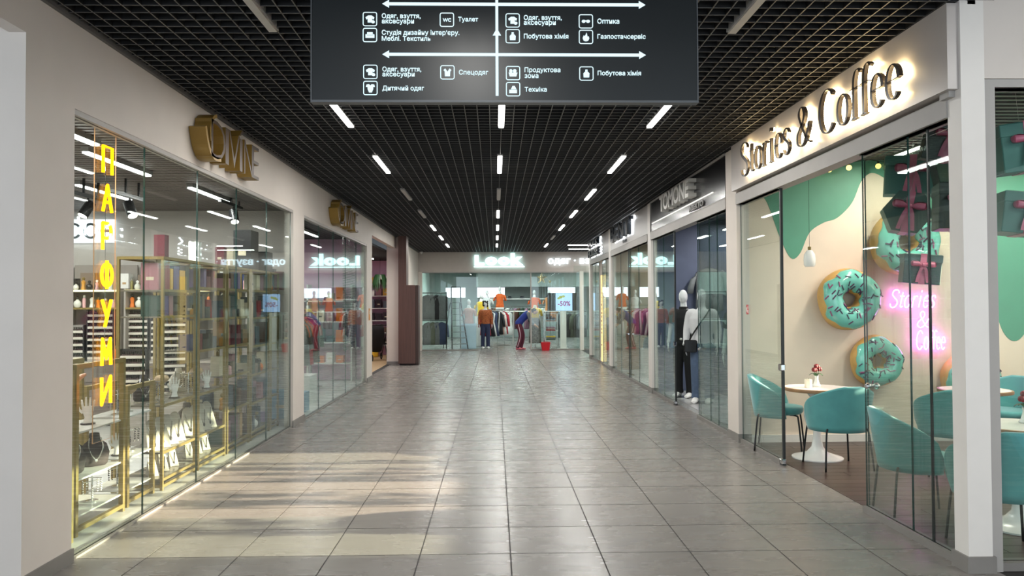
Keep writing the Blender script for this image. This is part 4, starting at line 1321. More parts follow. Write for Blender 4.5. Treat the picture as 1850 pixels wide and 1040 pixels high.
def mannequin(x, y, z, rz, label, top=None, tmesh=None, pants=None, shoes=None, body=None, skin=MANQ, group=None, scale=1.0, stand=True):
    t = thing('mannequin', label, 'mannequin', (x, y, z), rz, group)
    t.scale = (scale,) * 3
    o = link('figure', body or BODY, t); 
    if not (body or BODY).materials:
        (body or BODY).materials.append(skin)
    ownmat(o, skin)
    if top:
        me = tmesh or TOPS
        if not me.materials:
            me.materials.append(top)
        o = link('top', me, t); ownmat(o, top)
    if pants:
        if not PANT.materials:
            PANT.materials.append(pants)
        o = link('trousers', PANT, t); ownmat(o, pants)
    if shoes:
        for s in (-1, 1):
            shoe_mesh(s).build('shoe', shoes, t, smooth=True)
    if stand:
        MB().lathe([(0.17, 0.0), (0.17, 0.008), (0.0, 0.01)], n=24, caps=False).build('base_plate', M('steel_plate', (150, 152, 154), rough=0.25, metal=0.8), t)
    return t

# ---- menswear window
struct(MB().box(3.06, 4.0, 9.45, 13.90, 0.003, 0.05).build('trim_2', M('plinth_gloss', (168, 168, 168), rough=0.15)), 'glossy low display plinth of the menswear window')
m1 = mannequin(3.25, 12.95, 0.05, RAD(-35), 'white mannequin in black polo shirt and black trousers', KNIT, TOPS, KNIT, SOLE)
MB().ellrings([((0, 0.008, 1.50), (0.085, 0, 0), (0, 0.080, 0)), ((0, 0.004, 1.535), (0.078, 0, 0), (0, 0.078, 0)), ((0, 0.004, 1.555), (0.070, 0, 0), (0, 0.072, 0))], 18, False).build('collar', KNIT, m1, smooth='all')
MB().ellrings([((0, 0.01, 0.985), (0.184, 0, 0), (0, 0.134, 0)), ((0, 0.01, 1.015), (0.183, 0, 0), (0, 0.133, 0))], 24, False).build('belt', M('black_leather', (12, 12, 12), rough=0.35), m1, smooth='all')
MB().cbox((0, -0.128, 1.0), (0.05, 0.012, 0.034), bev=0.004).build('buckle', CHROME, m1)
m2 = mannequin(3.36, 12.20, 0.05, RAD(-25), 'white mannequin in white shirt and slate trousers with a black shoulder bag', WTEE, TOPL, BLUEC, SOLE)
strap = cr([(0.13, -0.02, 1.52), (0.09, -0.135, 1.42), (-0.03, -0.150, 1.25), (-0.16, -0.13, 1.05), (-0.19, -0.04, 0.98)], 6)
MB().tube(strap, 0.013, 6).build('bag_strap', MATS['black_leather'], m2)
MB().cbox((-0.16, -0.15, 0.92), (0.20, 0.07, 0.20), 0.25, bev=0.015).build('shoulder_bag', MATS['black_leather'], m2)
mannequin(3.32, 10.02, 0.05, RAD(-35), 'white mannequin in dark trousers beside the white post of the menswear window', M('charcoal_knit', (52, 54, 58), rough=0.85), TOPS, M('charcoal_cloth', (40, 42, 46), rough=0.85), SOLE)

# ---- garments on hangers
CLOTH = {}
def cloth(c):
    k = '_'.join(str(v) for v in c)
    if k not in CLOTH:
        CLOTH[k] = M('cloth_' + k, c, rough=0.85, var=0.12, scale=18)
    return CLOTH[k]
def garment_mesh(kind):
    mb = MB()
    n = 18
    if kind == 'dress':
        rows = [(-0.05, .05, .03), (-0.09, .14, .05), (-0.13, .19, .06), (-0.3, .17, .07), (-0.45, .15, .07), (-0.7, .21, .08), (-1.0, .27, .09), (-1.01, .2, .05)]
    elif kind == 'coat':
        rows = [(-0.04, .06, .04), (-0.09, .17, .06), (-0.14, .22, .07), (-0.4, .22, .08), (-0.7, .23, .08), (-0.95, .25, .09), (-0.96, .18, .05)]
    elif kind == 'trousers':
        rows = [(-0.06, .17, .03), (-0.1, .18, .035), (-0.3, .17, .04), (-0.6, .15, .035), (-0.95, .13, .03), (-0.96, .1, .02)]
    else:
        rows = [(-0.04, .06, .03), (-0.08, .16, .045), (-0.12, .21, .055), (-0.3, .20, .06), (-0.5, .20, .06), (-0.66, .21, .07), (-0.67, .15, .04)]
    rings = []
    for i, (z, a, b) in enumerate(rows):
        rings.append([(a * math.cos(2 * PI * k / n), b * math.sin(2 * PI * k / n) * (1 + 0.25 * math.sin(5 * 2 * PI * k / n + i * 0.6) * min(1, i / 4)), z) for k in range(n)])
    mb.loft(rings)
    if kind in ('shirt', 'coat'):
        L_ = 0.5 if kind == 'coat' else 0.26
        for s in (-1, 1):
            mb.ellrings([((0.16 * s, 0, -0.11), (0.04, 0, 0.05), (0, 0.045, 0)), ((0.23 * s, 0, -0.17), (0.05, 0, 0.03), (0, 0.05, 0)), ((0.27 * s, 0.0, -0.15 - L_ * 0.6), (0.05, 0, 0.01), (0, 0.045, 0)), ((0.285 * s, 0, -0.15 - L_), (0.045, 0, 0), (0, 0.04, 0))], 10)
    return mb.mesh(kind, cloth((128, 128, 128)), smooth='all')
GM = {k: garment_mesh(k) for k in ('dress', 'coat', 'trousers', 'shirt')}
HG = MB().tube(cr([(-0.19, 0, -0.10), (0, 0, -0.035), (0.19, 0, -0.10)], 4), 0.006, 5).tube(cr([(0, 0, -0.035), (0, 0, 0.0), (0.02, 0, 0.03), (0.0, 0, 0.05), (-0.02, 0, 0.03)], 4), 0.0025, 5).mesh('hanger', LEGM)
CN = {(226, 220, 206): 'cream', (40, 42, 46): 'charcoal', (120, 124, 126): 'grey', (170, 40, 52): 'red', (60, 84, 70): 'dark green', (206, 140, 90): 'tan', (92, 60, 48): 'brown', (212, 96, 40): 'orange', (226, 190, 60): 'yellow',
      (44, 66, 130): 'blue', (204, 92, 140): 'pink', (230, 232, 230): 'white', (150, 168, 182): 'pale blue', (90, 96, 80): 'olive', (164, 128, 150): 'mauve', (206, 170, 160): 'blush', (62, 74, 104): 'navy'}
KN = {'dress': 'dress', 'coat': 'coat', 'trousers': 'pair of trousers', 'shirt': 'shirt'}
def garment(kind, col, x, y, z, rz, where, group, scale=1.0):
    t = thing('hanging_' + kind, '%s %s hanging %s' % (CN[col], KN[kind], where), {'trousers': 'trousers'}.get(kind, kind), (x, y, z), rz, group)
    t.scale = (scale,) * 3
    o = link('cloth', GM[kind], t); ownmat(o, cloth(col))
    link('hanger', HG, t)
    return t
def rack(x, y, rz, L_, h, label, z=0.003, mat=None):
    t = thing('clothes_rack', label, 'clothes rack', (x, y, z), rz)
    mat = mat or CHROME
    MB().tube([(-L_ / 2, 0, h), (L_ / 2, 0, h)], 0.013, 8).build('rail', mat, t)
    for s in (-1, 1):
        MB().tube([(s * L_ / 2, 0, 0.02), (s * L_ / 2, 0, h)], 0.013, 8).build('post', mat, t)
        MB().tube([(s * L_ / 2, -0.25, 0.013), (s * L_ / 2, 0.25, 0.013)], 0.013, 8).build('foot', mat, t)
    return t
def fill_rack(x, y, rz, L_, h, cols, kinds, where, group, z=0.003, gap=0.09, seed=1, scale=1.0):
    random.seed(seed)
    n = int(L_ / gap) - 1
    for k in range(n):
        s = -L_ / 2 + gap * (k + 1)
        garment(random.choice(kinds), random.choice(cols), x + s * math.cos(rz), y + s * math.sin(rz), z + h - 0.035, rz + PI / 2 + random.uniform(-0.08, 0.08), where, group, scale)

# menswear: tees on the wall, a low rack
garment('shirt', (120, 124, 126), 3.95, 13.82, 2.35, 0, 'on the slate blue wall behind the mannequins', 'shirts on the slate blue wall', 1.25)
garment('shirt', (150, 168, 182), 4.75, 13.82, 2.35, 0, 'on the slate blue wall behind the mannequins', 'shirts on the slate blue wall', 1.25)
for xx in (3.95, 4.75):
    MB().tube([(xx, 13.93, 2.352), (xx, 13.78, 2.352)], 0.007, 6).build('wall_peg', CHROME, bpy.data.objects['wall_menswear_north'])
rack(5.4, 11.6, PI / 2, 1.8, 1.35, 'chrome clothes rack in the middle of the menswear shop')
fill_rack(5.4, 11.6, PI / 2, 1.8, 1.35, [(40, 42, 46), (120, 124, 126), (62, 74, 104), (230, 232, 230)], ['shirt', 'coat'], 'on the rack inside the menswear shop', 'menswear rack garments', seed=4)

# boutique
PANELW = M('oak_panel', (160, 138, 110), rough=0.5, var=0.12, scale=4, stretch=(10, 10, 0.5), rand=0.08)
wbn = bpy.data.objects['wall_boutique_north']
pm = MB().box(-0.145, 0.145, -0.02, 0, 0.02, 3.15).mesh('panel', PANELW)
for k in range(15):
    link('panel', pm, wbn, (3.18 + 0.3 * k, 18.9, 0))
rack(3.75, 17.7, 0.15, 1.2, 1.62, 'gold framed clothes rack near the glass of the boutique', mat=GOLD)
fill_rack(3.75, 17.7, 0.15, 1.2, 1.62, [(204, 92, 140), (230, 232, 230), (204, 92, 140), (206, 170, 160)], ['shirt', 'coat'], 'on the gold framed rack of the boutique', 'boutique rack garments', gap=0.2, seed=2)
rack(4.3, 16.0, PI / 2, 1.4, 1.5, 'chrome clothes rack deeper inside the boutique')
fill_rack(4.3, 16.0, PI / 2, 1.4, 1.5, [(206, 140, 90), (92, 60, 48), (226, 220, 206), (206, 170, 160)], ['dress', 'coat'], 'on the chrome rack of the boutique', 'boutique chrome rack garments', seed=7)
def handbag(x, y, z, col, label, s=1.0):
    t = thing('handbag', label, 'handbag', (x, y, z))
    t.scale = (s,) * 3
    MB().loft([[(a * w, b * d, zz) for a, b in ((-1, -1), (1, -1), (1, 1), (-1, 1))] for zz, w, d in ((0, 0.15, 0.07), (0.02, 0.16, 0.075), (0.16, 0.145, 0.05), (0.2, 0.13, 0.03))]).build('bag_body', cloth(col), t)
    MB().tube(cr([(-0.09, 0, 0.19), (-0.07, 0, 0.30), (0, 0, 0.34), (0.07, 0, 0.30), (0.09, 0, 0.19)], 4), 0.009, 6).build('bag_handle', cloth(col), t)
    return t
def plinth(x, y, w, d, h, mat, label, z=0.003):
    t = thing('display_plinth', label, 'plinth', (x, y, z))
    MB().cbox((0, 0, h / 2), (w, d, h), bev=0.006).build('plinth_body', mat, t)
    MB().cbox((0, 0, h + 0.008), (w * 1.02, d * 1.02, 0.016)).build('plinth_top', mat, t)
    return t
plinth(3.6, 17.2, 0.5, 0.4, 0.62, M('white_laminate', (226, 226, 222), rough=0.4), 'low white plinth carrying a black handbag in the boutique')
handbag(3.6, 17.2, 0.625, (40, 42, 46), 'black handbag on the low white plinth of the boutique', 1.3)
plinth(3.42, 15.0, 0.5, 0.6, 0.5, M('tan_laminate', (168, 122, 84), rough=0.5), 'low tan plinth near the glass of the boutique')
mannequin(3.48, 14.50, 0.003, RAD(-60), 'mannequin in a tan coat behind the beige boutique glass', cloth((206, 140, 90)), TOPL, cloth((62, 74, 104)), SOLE, scale=0.97)

# outlet: lit yellow upright panel, a rack
t = thing('lit_panel', 'tall glowing yellow panel with dark marks beside the far glass door', 'light panel', (3.02, 20.95, 0.003))
MB().box(-0.05, 0.05, -0.18, 0.18, 0.06, 2.45).build('light_box', E('yellow_panel', (250, 216, 150), 1.1), t)
MB().box(-0.06, 0.06, -0.2, 0.2, 0, 0.06).build('foot', ALU, t)
mb = MB()
random.seed(8)
for k in range(16):
    zz = 0.5 + 0.11 * k
    mb.box(-0.053, -0.05, -0.02 + random.uniform(-.06, .06), 0.03 + random.uniform(-.02, .1), zz, zz + random.uniform(0.02, 0.06))
mb.build('marks', M('dark_print', (90, 66, 40), rough=0.6), t)
rack(4.0, 21.6, PI / 2, 1.6, 1.5, 'chrome clothes rack inside the outlet shop')
fill_rack(4.0, 21.6, PI / 2, 1.6, 1.5, [(226, 220, 206), (60, 84, 70), (40, 42, 46), (226, 190, 60)], ['coat', 'shirt'], 'on the rack of the outlet shop', 'outlet rack garments', seed=12)

# ================================================================== perfume shop
def pal(name, c, rough=0.35, metal=0.0, coat=0.0):
    return M('stock_' + name, c, rough=rough, metal=metal, var=0.06, coat=coat)
PC = {n: pal(n.replace(' ', '_'), c, r) for n, c, r in (
    ('orange', (214, 112, 40), .2), ('blush pink', (216, 168, 172), .25), ('amber', (196, 140, 60), .15), ('clear', (206, 206, 196), .12), ('black', (24, 24, 26), .25), ('white', (232, 230, 226), .35),
    ('olive', (120, 112, 66), .2), ('smoky grey', (96, 98, 100), .2), ('deep blue', (48, 60, 112), .2), ('red', (140, 34, 42), .35), ('purple', (92, 72, 130), .35), ('yellow', (222, 168, 48), .35), ('taupe', (124, 106, 92), .4),
    ('tan', (186, 150, 108), .4), ('brown', (92, 66, 50), .4), ('mauve', (132, 96, 112), .45), ('dusty rose', (158, 108, 116), .45), ('slate', (74, 84, 96), .4), ('dark green', (44, 70, 62), .35), ('cream', (206, 194, 168), .45), ('burgundy', (104, 34, 48), .4), ('sky blue', (130, 170, 196), .4), ('lilac', (132, 110, 146), .45))}
CAPS = {'black': PC['black'], 'gold': GOLD, 'silver': CHROME, 'white': PC['white']}
def bottle_meshes():
    out = {}
    r = MB().loft([[(x * k, y * k, z) for x, y in ((-.024, -.013), (-.02, -.017), (.02, -.017), (.024, -.013), (.024, .013), (.02, .017), (-.02, .017), (-.024, .013))] for z, k in ((0, .94), (.004, 1), (.066, 1), (.074, .8), (.076, .35), (.084, .35))])
    out['square'] = (r, MB().lathe([(.013, .082), (.014, .084), (.014, .108), (.012, .11)], n=10))
    out['round'] = (MB().lathe([(.014, 0), (.024, .004), (.034, .02), (.037, .042), (.031, .064), (.014, .078), (.010, .086)], n=14), MB().ball((0, 0, .100), .018, 10, 6))
    out['tall'] = (MB().lathe([(.017, 0), (.019, .003), (.019, .105), (.015, .114), (.009, .118), (.009, .124)], n=12), MB().lathe([(.012, .122), (.013, .124), (.013, .15), (.011, .152)], n=10))
    out['curved'] = (MB().lathe([(.022, 0), (.026, .004), (.022, .03), (.016, .052), (.022, .078), (.024, .09), (.010, .106), (.008, .112)], n=14), MB().lathe([(.009, .11), (.016, .116), (.018, .13), (.009, .142)], n=10))
    return {k: (a.mesh('bottle_body', PC['clear'], smooth=True), b.mesh('bottle_cap', PC['black'], smooth=True)) for k, (a, b) in out.items()}
BMS = bottle_meshes()
def bottle(kind, col, cap, x, y, z, where, group, s=1.0, rz=0.0):
    t = thing('perfume_bottle', '%s %s perfume bottle with %s cap %s' % (col, kind, cap, where), 'bottle', (x, y, z), rz, group)
    t.scale = (s,) * 3
    a = link('bottle_body', BMS[kind][0], t); ownmat(a, PC[col])
    b = link('bottle_cap', BMS[kind][1], t); ownmat(b, CAPS[cap])
    return t
BXM = MB().box(-.5, .5, -.5, .5, 0, 1).mesh('carton', PC['tan'])
BXL = MB().box(-.503, .503, -.503, .503, .72, 1.003).mesh('carton_lid', PC['tan'])
BXP = MB().box(-.22, .22, -.506, -.495, .36, .48).mesh('printed_label', PC['cream'])
def carton(col, w, d, h, x, y, z, where, group, lid=True, rz=0.0, lbl='cream'):
    t = thing('gift_carton', '%s %s carton %s' % ('tall' if h > 1.5 * w else 'wide' if w > 1.4 * h else 'small', col, where), 'carton', (x, y, z), rz, group)
    t.scale = (w, d, h)
    a = link('carton_body', BXM, t); ownmat(a, PC[col])
    if lid:
        b = link('carton_lid', BXL, t); ownmat(b, PC[col])
    if random.random() < 0.3:
        c = link('printed_label', BXP, t); ownmat(c, PC[lbl] if lbl != col else PC['black'])
    return t
BGM = MB().loft([[(a * .5 * k, b * .5 * k2, z) for a, b in ((-1, -1), (1, -1), (1, 1), (-1, 1))] for z, k, k2 in ((0, .94, .9), (.02, 1, 1), (.97, 1, .85), (1, 1, .8))])
BGM = BGM.mesh('bag_body', PC['mauve'])
BGH = MB().tube(cr([(-.2, 0, .98), (-.17, 0, 1.2), (0, 0, 1.3), (.17, 0, 1.2), (.2, 0, .98)], 4), 0.02, 5).mesh('bag_handle', PC['cream'])
def paper_bag(col, w, d, h, x, y, z, where, group, rz=0.0):
    t = thing('gift_bag', '%s paper gift bag %s' % (col, where), 'gift bag', (x, y, z), rz, group)
    t.scale = (w, d, h)
    a = link('bag_body', BGM, t); ownmat(a, PC[col])
    b = link('bag_handle', BGH, t); ownmat(b, PC['cream'])
    return t

# ---- wall units behind: counter, rear panel, two lit shelves
TAUPE = M('taupe_laminate', (116, 104, 98), rough=0.4, var=0.06)
REARP = M('taupe_rear_panel', (150, 142, 136), rough=0.5, var=0.04)
LEDS = E('shelf_led', (255, 236, 170), 3.0, True)
GLS = M('shelf_white', (214, 206, 190), rough=0.3)
units = [(-7.05, -6.15, 'farthest from the passage'), (-6.10, -5.20, 'behind the amber neon letters'), (-5.15, -4.25, 'between the neon letters and the gold shelf stands'), (-4.20, -3.45, 'next to the gold shelf stands')]
for a, b, wh in units:
    t = thing('perfume_wall_unit', 'taupe wall unit with lit shelves, %s' % wh, 'shelf unit', (a, 10.55, 0.003))
    w = b - a
    MB().box(0, w, 0.0, 0.55, 0.08, 0.86).build('counter_body', TAUPE, t)
    MB().box(0.02, w - 0.02, 0.03, 0.55, 0.0, 0.08).build('kick_plate', BLACK, t)
    MB().box(-0.005, w + 0.005, -0.02, 0.57, 0.86, 0.89).build('counter_top', M('counter_top', (168, 158, 148), rough=0.3), t)
    for k in range(3):
        d = MB().box(0.015, w - 0.015, -0.015, 0.0, 0.10 + 0.255 * k, 0.34 + 0.255 * k).build('drawer', TAUPE, t)
        MB().box(w / 2 - 0.08, w / 2 + 0.08, -0.03, -0.015, 0.30 + 0.255 * k, 0.312 + 0.255 * k).build('handle', GOLD, d)
    MB().box(0, w, 0.55, 0.58, 0.0, 2.25).build('rear_panel', REARP, t)
    for xx in (0, w - 0.025):
        MB().box(xx, xx + 0.025, 0.05, 0.55, 0.89, 1.9).build('side_panel', REARP, t)
    for zz in (1.63, 1.875):
        s_ = MB().box(0.025, w - 0.025, 0.05, 0.55, zz - 0.02, zz).build('shelf', GLS, t)
        MB().box(0.025, w - 0.025, 0.035, 0.05, zz - 0.022, zz + 0.004).build('shelf_edge', LEDS if zz > 1.7 else GOLD, s_)

random.seed(21)
BK = ['square', 'round', 'tall', 'curved']
for ui, (a, b, wh) in enumerate(units[1:]):
    w0 = 'on the top lit shelf' if True else ''
    x = a + 0.07
    while x < b - 0.06:
        bottle(random.choice(BK), random.choice(['amber', 'clear', 'olive', 'smoky grey', 'blush pink', 'black', 'clear']), random.choice(['black', 'gold', 'silver', 'white']), x, 10.68, 1.88, 'on the upper lit shelf', 'perfume bottles on the upper lit shelf', random.uniform(1.0, 1.35))
        x += random.uniform(0.075, 0.105)
    x = a + 0.07
    while x < b - 0.06:
        bottle(random.choice(BK), random.choice(['orange', 'blush pink', 'clear', 'blush pink', 'amber', 'white', 'black']), random.choice(['black', 'gold', 'white']), x, 10.70, 1.635, 'on the lower lit shelf', 'perfume bottles on the lower lit shelf', random.uniform(1.0, 1.4))
        x += random.uniform(0.08, 0.11)
TOPC = [('black', .12, .17), ('taupe', .20, .25), ('brown', .16, .25), ('tan', .16, .2), ('white', .12, .24), ('taupe', .13, .22), ('cream', .10, .18), ('white', .12, .36), ('taupe', .13, .33), ('yellow', .11, .28), ('slate', .13, .30), ('purple', .15, .32), ('red', .14, .34), ('white', .12, .3), ('dusty rose', .14, .22), ('deep blue', .12, .3), ('red', .13, .3), ('dark green', .12, .26), ('slate', .12, .3), ('burgundy', .12, .26)]
x = -6.02
for c, w, h in TOPC:
    x += w / 2
    carton(c, w, 0.14, h, x, 10.93, 1.878, 'behind the bottles on the upper lit shelf', 'cartons on the upper lit shelf', lbl=random.choice(['cream', 'black', 'tan']))
    x += w / 2 + 0.012
    if -5.22 < x < -5.08 - 0.0:
        x = -5.08
    if -4.27 < x < -4.13:
        x = -4.13
# counter racks of nail polish
POLB = M('rack_charcoal', (46, 44, 46), rough=0.4)
POLW = M('rack_grey', (168, 162, 156), rough=0.4)
pol_rows = {}
def polish_rack(x, y, z, w, h, rows, label, dark=False, rz=0.0, seed=0):
    random.seed(seed)
    t = thing('polish_rack', label, 'display rack', (x, y, z), rz)
    fr = POLB if dark else POLW
    MB().box(-w / 2, w / 2, 0.06, 0.075, 0, h).build('rear_panel', fr, t)
    for s in (-1, 1):
        MB().box(s * w / 2 - 0.008, s * w / 2 + 0.008, -0.03, 0.075, 0, h).build('side_panel', POLB, t)
    MB().box(-w / 2, w / 2, -0.03, 0.075, -0.0, 0.02).build('base', fr, t)
    body, caps = MB(), MB()
    step = (h - 0.04) / rows
    for r in range(rows):
        zz = 0.025 + step * r
        s_ = MB().box(-w / 2 + 0.008, w / 2 - 0.008, -0.025, 0.06, zz, zz + 0.008).build('shelf', POLW, t)
        MB().box(-w / 2 + 0.008, w / 2 - 0.008, -0.032, -0.025, zz - 0.002, zz + step * 0.34).build('price_rail', M('rail_pale', (206, 198, 186), rough=0.5), s_)
        xx = -w / 2 + 0.024
        while xx < w / 2 - 0.02:
            hh = step * random.uniform(0.40, 0.5)
            body.cbox((xx, 0.0, zz + 0.008 + hh / 2 ), (0.019, 0.02, hh))
            caps.cbox((xx, 0.0, zz + 0.008 + hh + step * 0.16), (0.012, 0.012, step * 0.32))
            xx += 0.0245
    o = body.build('polish_bottles', M('polish_mix', (74, 58, 60), rough=0.25, var=0.6, scale=24), t); o['kind'] = 'stuff'
    o = caps.build('polish_caps', PC['black'], t); o['kind'] = 'stuff'
    return t
polish_rack(-5.52, 10.72, 0.893, 0.36, 0.72, 8, 'pale counter rack of small dark polish bottles behind the lowest neon letters', seed=1)
polish_rack(-5.02, 10.72, 0.893, 0.32, 0.72, 8, 'pale counter rack of polish bottles beside the black picture stand', seed=2)
polish_rack(-4.72, 10.74, 0.893, 0.22, 0.70, 8, 'narrow counter rack of polish bottles under the lower lit shelf', seed=3)
polish_rack(-5.88, 10.72, 0.893, 0.26, 0.5, 5, 'low counter rack of polish bottles with white price strips', seed=4)
polish_rack(-3.72, 8.75, 0.62, 0.34, 0.90, 11, 'tall charcoal rack with eleven rows of polish bottles standing on a plinth', True, 0.25, 5)
plinth(-3.72, 8.8, 0.42, 0.34, 0.60, M('taupe_plinth', (150, 142, 134), rough=0.4), 'taupe plinth under the tall charcoal polish rack')
polish_rack(-4.35, 9.2, 0.62, 0.30, 0.52, 5, 'short charcoal polish rack beside the tall one', True, 0.1, 6)
plinth(-4.35, 9.24, 0.42, 0.34, 0.60, MATS['taupe_plinth'], 'taupe plinth under the short charcoal polish rack')
# black picture stand with flowers
t = thing('flower_display', 'black panel display with a bunch of pale dried flowers on the counter', 'display', (-4.42, 10.74, 0.895))
MB().box(-0.14, 0.14, 0.02, 0.05, 0, 0.5).build('panel', PC['black'], t)
mb = MB()
random.seed(4)
for k in range(40):
    mb.ball((random.gauss(-.02, .035), -0.01 + random.uniform(-.02, .02), 0.12 + abs(random.gauss(0.16, .12))), (0.018, 0.016, 0.02), 6, 4)
o = mb.build('dried_flowers', M('dried_flower', (196, 176, 160), rough=0.8, var=0.2, scale=30), t); o['kind'] = 'stuff'
for k, (dx, c) in enumerate(((-0.42, 'orange'), (-0.30, 'amber'))):
    bottle('tall', c, 'gold', -5.18 + dx * 0.2, 10.62 + 0.0, 0.893, 'standing at the front of the counter', 'bottles at the counter front', 1.4)

# ---- tall gold shelf stands along the glass
SHELFM = M('shelf_smoke', (112, 104, 92), rough=0.25)
def etagere(y0, y1, shelves, label, x0=-3.40, x1=-2.98, h=2.10):
    t = thing('gold_shelf_stand', label, 'shelf stand', (x0, y0, 0.003))
    d, w = x1 - x0, y1 - y0
    for xx in (0.0125, d - 0.0125):
        for yy in (0.0125, w - 0.0125):
            MB().box(xx - .0125, xx + .0125, yy - .0125, yy + .0125, 0, h).build('post', GOLD, t)
    for zz in (0.05, h):
        mb = MB()
        mb.box(0.025, d - 0.025, 0, 0.025, zz - 0.025, zz).box(0.025, d - 0.025, w - 0.025, w, zz - 0.025, zz)
        mb.box(0, 0.025, 0.025, w - 0.025, zz - 0.025, zz).box(d - 0.025, d, 0.025, w - 0.025, zz - 0.025, zz)
        mb.build('frame_ring', GOLD, t)
    for zz in shelves:
        s_ = MB().box(0.02, d - 0.02, 0.02, w - 0.02, zz - 0.015, zz).build('shelf', SHELFM, t)
        MB().box(d - 0.02, d - 0.002, 0.025, w - 0.025, zz - 0.018, zz + 0.006).build('shelf_edge', GOLD, s_)
    return t
stands = [(6.86, 7.62, [0.10, 0.34, 0.76, 1.56, 1.80], 'before the charcoal polish rack'), (7.68, 8.44, [0.10, 0.34, 0.76, 1.20, 1.52, 1.84], 'second from the neon'), (8.50, 9.26, [0.10, 0.48, 0.86, 1.20, 1.52, 1.84], 'third from the neon'),
          (9.32, 10.08, [0.10, 0.45, 0.80, 1.15, 1.50, 1.84], 'under the tall black box'), (10.14, 10.50, [0.10, 0.45, 0.80, 1.15, 1.50, 1.84], 'by the white pier')]
random.seed(33)
mix = ['mauve', 'dusty rose', 'brown', 'slate', 'deep blue', 'cream', 'taupe', 'burgundy', 'dark green', 'brown', 'slate', 'lilac', 'tan', 'black', 'black']
for si, (y0, y1, sh, wh) in enumerate(stands):
    etagere(y0, y1, sh, 'tall open gold shelf stand full of cartons, %s' % wh)
    where = 'on the gold stand %s' % wh
    grp = 'stock on the gold stand %s' % wh
    for zi, z in enumerate(sh):
        nxt = sh[zi + 1] if zi + 1 < len(sh) else 2.10
        room_h = nxt - z - 0.05
        y = y0 + 0.06
        if si < 2 and z < 0.8:
            continue
        while y < y1 - 0.10:
            k = random.random()
            if si == 0:
                k = 0.2 if z > 0.2 else 0.95
            if k < 0.62:
                w = random.uniform(0.06, 0.14); h = min(room_h, random.uniform(0.14, 0.30)) * (1.0 if random.random() < .8 else 0.6)
                c = random.choice(mix if si else ['slate', 'red', 'dark green', 'yellow', 'purple', 'black', 'dusty rose', 'brown'])
                carton(c, 0.16, w, h, -3.13, y + w / 2, z + 0.003, where, grp, lid=random.random() < .5, rz=0.0)
                y += w + 0.015
            elif k < 0.78:
                bottle(random.choice(BK), random.choice(['clear', 'amber', 'blush pink', 'black', 'orange', 'white']), random.choice(['gold', 'black', 'silver']), -3.08, y + 0.05, z + 0.003, where, grp, 1.3)
                y += 0.11
            elif k < 0.9 and room_h > 0.26:
                paper_bag(random.choice(['mauve', 'dusty rose', 'slate', 'cream', 'red']), 0.10, 0.16, min(room_h - 0.07, 0.24), -3.15, y + 0.09, z + 0.003, where, grp)
                y += 0.20
            else:
                y += 0.12
    if si > 1:
        for z in (sh[1], sh[3]):
            for q in range(3):
                hh = random.uniform(0.16, 0.26)
                carton(random.choice(mix), 0.12, 0.15, hh, -3.31, y0 + 0.14 + 0.21 * q, z + 0.003, 'at the rear of the gold stand %s' % wh, grp)
carton('black', 0.22, 0.30, 0.50, -3.18, 9.72, 2.106, 'on top of the gold stand beside the white pier', 'black boxes on top of the gold stands')
carton('black', 0.24, 0.28, 0.27, -3.18, 10.32, 2.106, 'on top of the last gold stand', 'black boxes on top of the gold stands')
for yy, c in ((7.2, 'burgundy'), (8.0, 'white'), (8.75, 'burgundy'), (9.05, 'cream')):
    carton(c, 0.10, 0.09, 0.22, -3.15, yy, 2.106, 'standing on the top frame of the gold stands', 'cartons on top of the gold stands')
for yy in (7.2, 8.0, 8.9, 9.72, 10.32):
    s_ = MB().box(-3.39, -2.99, yy - 0.17 if yy < 10 else yy - 0.16, yy + 0.22 if yy < 10 else yy + 0.15, 2.088, 2.103)
# glass tops of the stands
for k, (y0, y1, sh, wh) in enumerate(stands):
    st_ = [o for o in bpy.data.objects if o.name.startswith('gold_shelf_stand') and abs(o.location.y - y0) < 1e-4][0]
    MB().box(0.01, 0.41, 0.01, y1 - y0 - 0.01, 2.088, 2.102).build('top_shelf', SHELFM, st_)

M('white_shelf', (206, 204, 200), rough=0.2)
# ---- gold display tables with jewellery in the window
def arch(y0, y1, h, x, label):
    t = thing('gold_arch_frame', label, 'gold frame', (x, y0, 0.003))
    w = y1 - y0
    for yy in (0, w - 0.035):
        MB().box(-0.0175, 0.0175, yy, yy + 0.035, 0, h).build('post', GOLD, t)
        MB().box(-0.35, -0.315, yy, yy + 0.035, 0, h).build('post', GOLD, t)
    for xx in (-0.0175, -0.35):
        MB().box(xx, xx + 0.035, 0.0, w, h, h + 0.035).build('top_bar', GOLD, t)
    for zz in (0.14, 0.40, 0.74):
        MB().box(-0.33, -0.002, 0.002, w - 0.002, zz - 0.012, zz).build('shelf', MATS['white_shelf'], t)
    MB().box(-0.0175, 0.0175, 0.035, w - 0.035, 0.03, 0.06).build('base_rail', GOLD, t)
    return t
arch(5.04, 5.40, 1.17, -2.98, 'slim gold arch frame with jewellery shelves beside the white pier')
arch(5.50, 6.22, 1.20, -3.02, 'wide gold arch frame with jewellery shelves behind the lowest neon letters')
arch(6.30, 6.80, 0.96, -3.04, 'lower gold arch frame with jewellery shelves beside the tall gold stands')

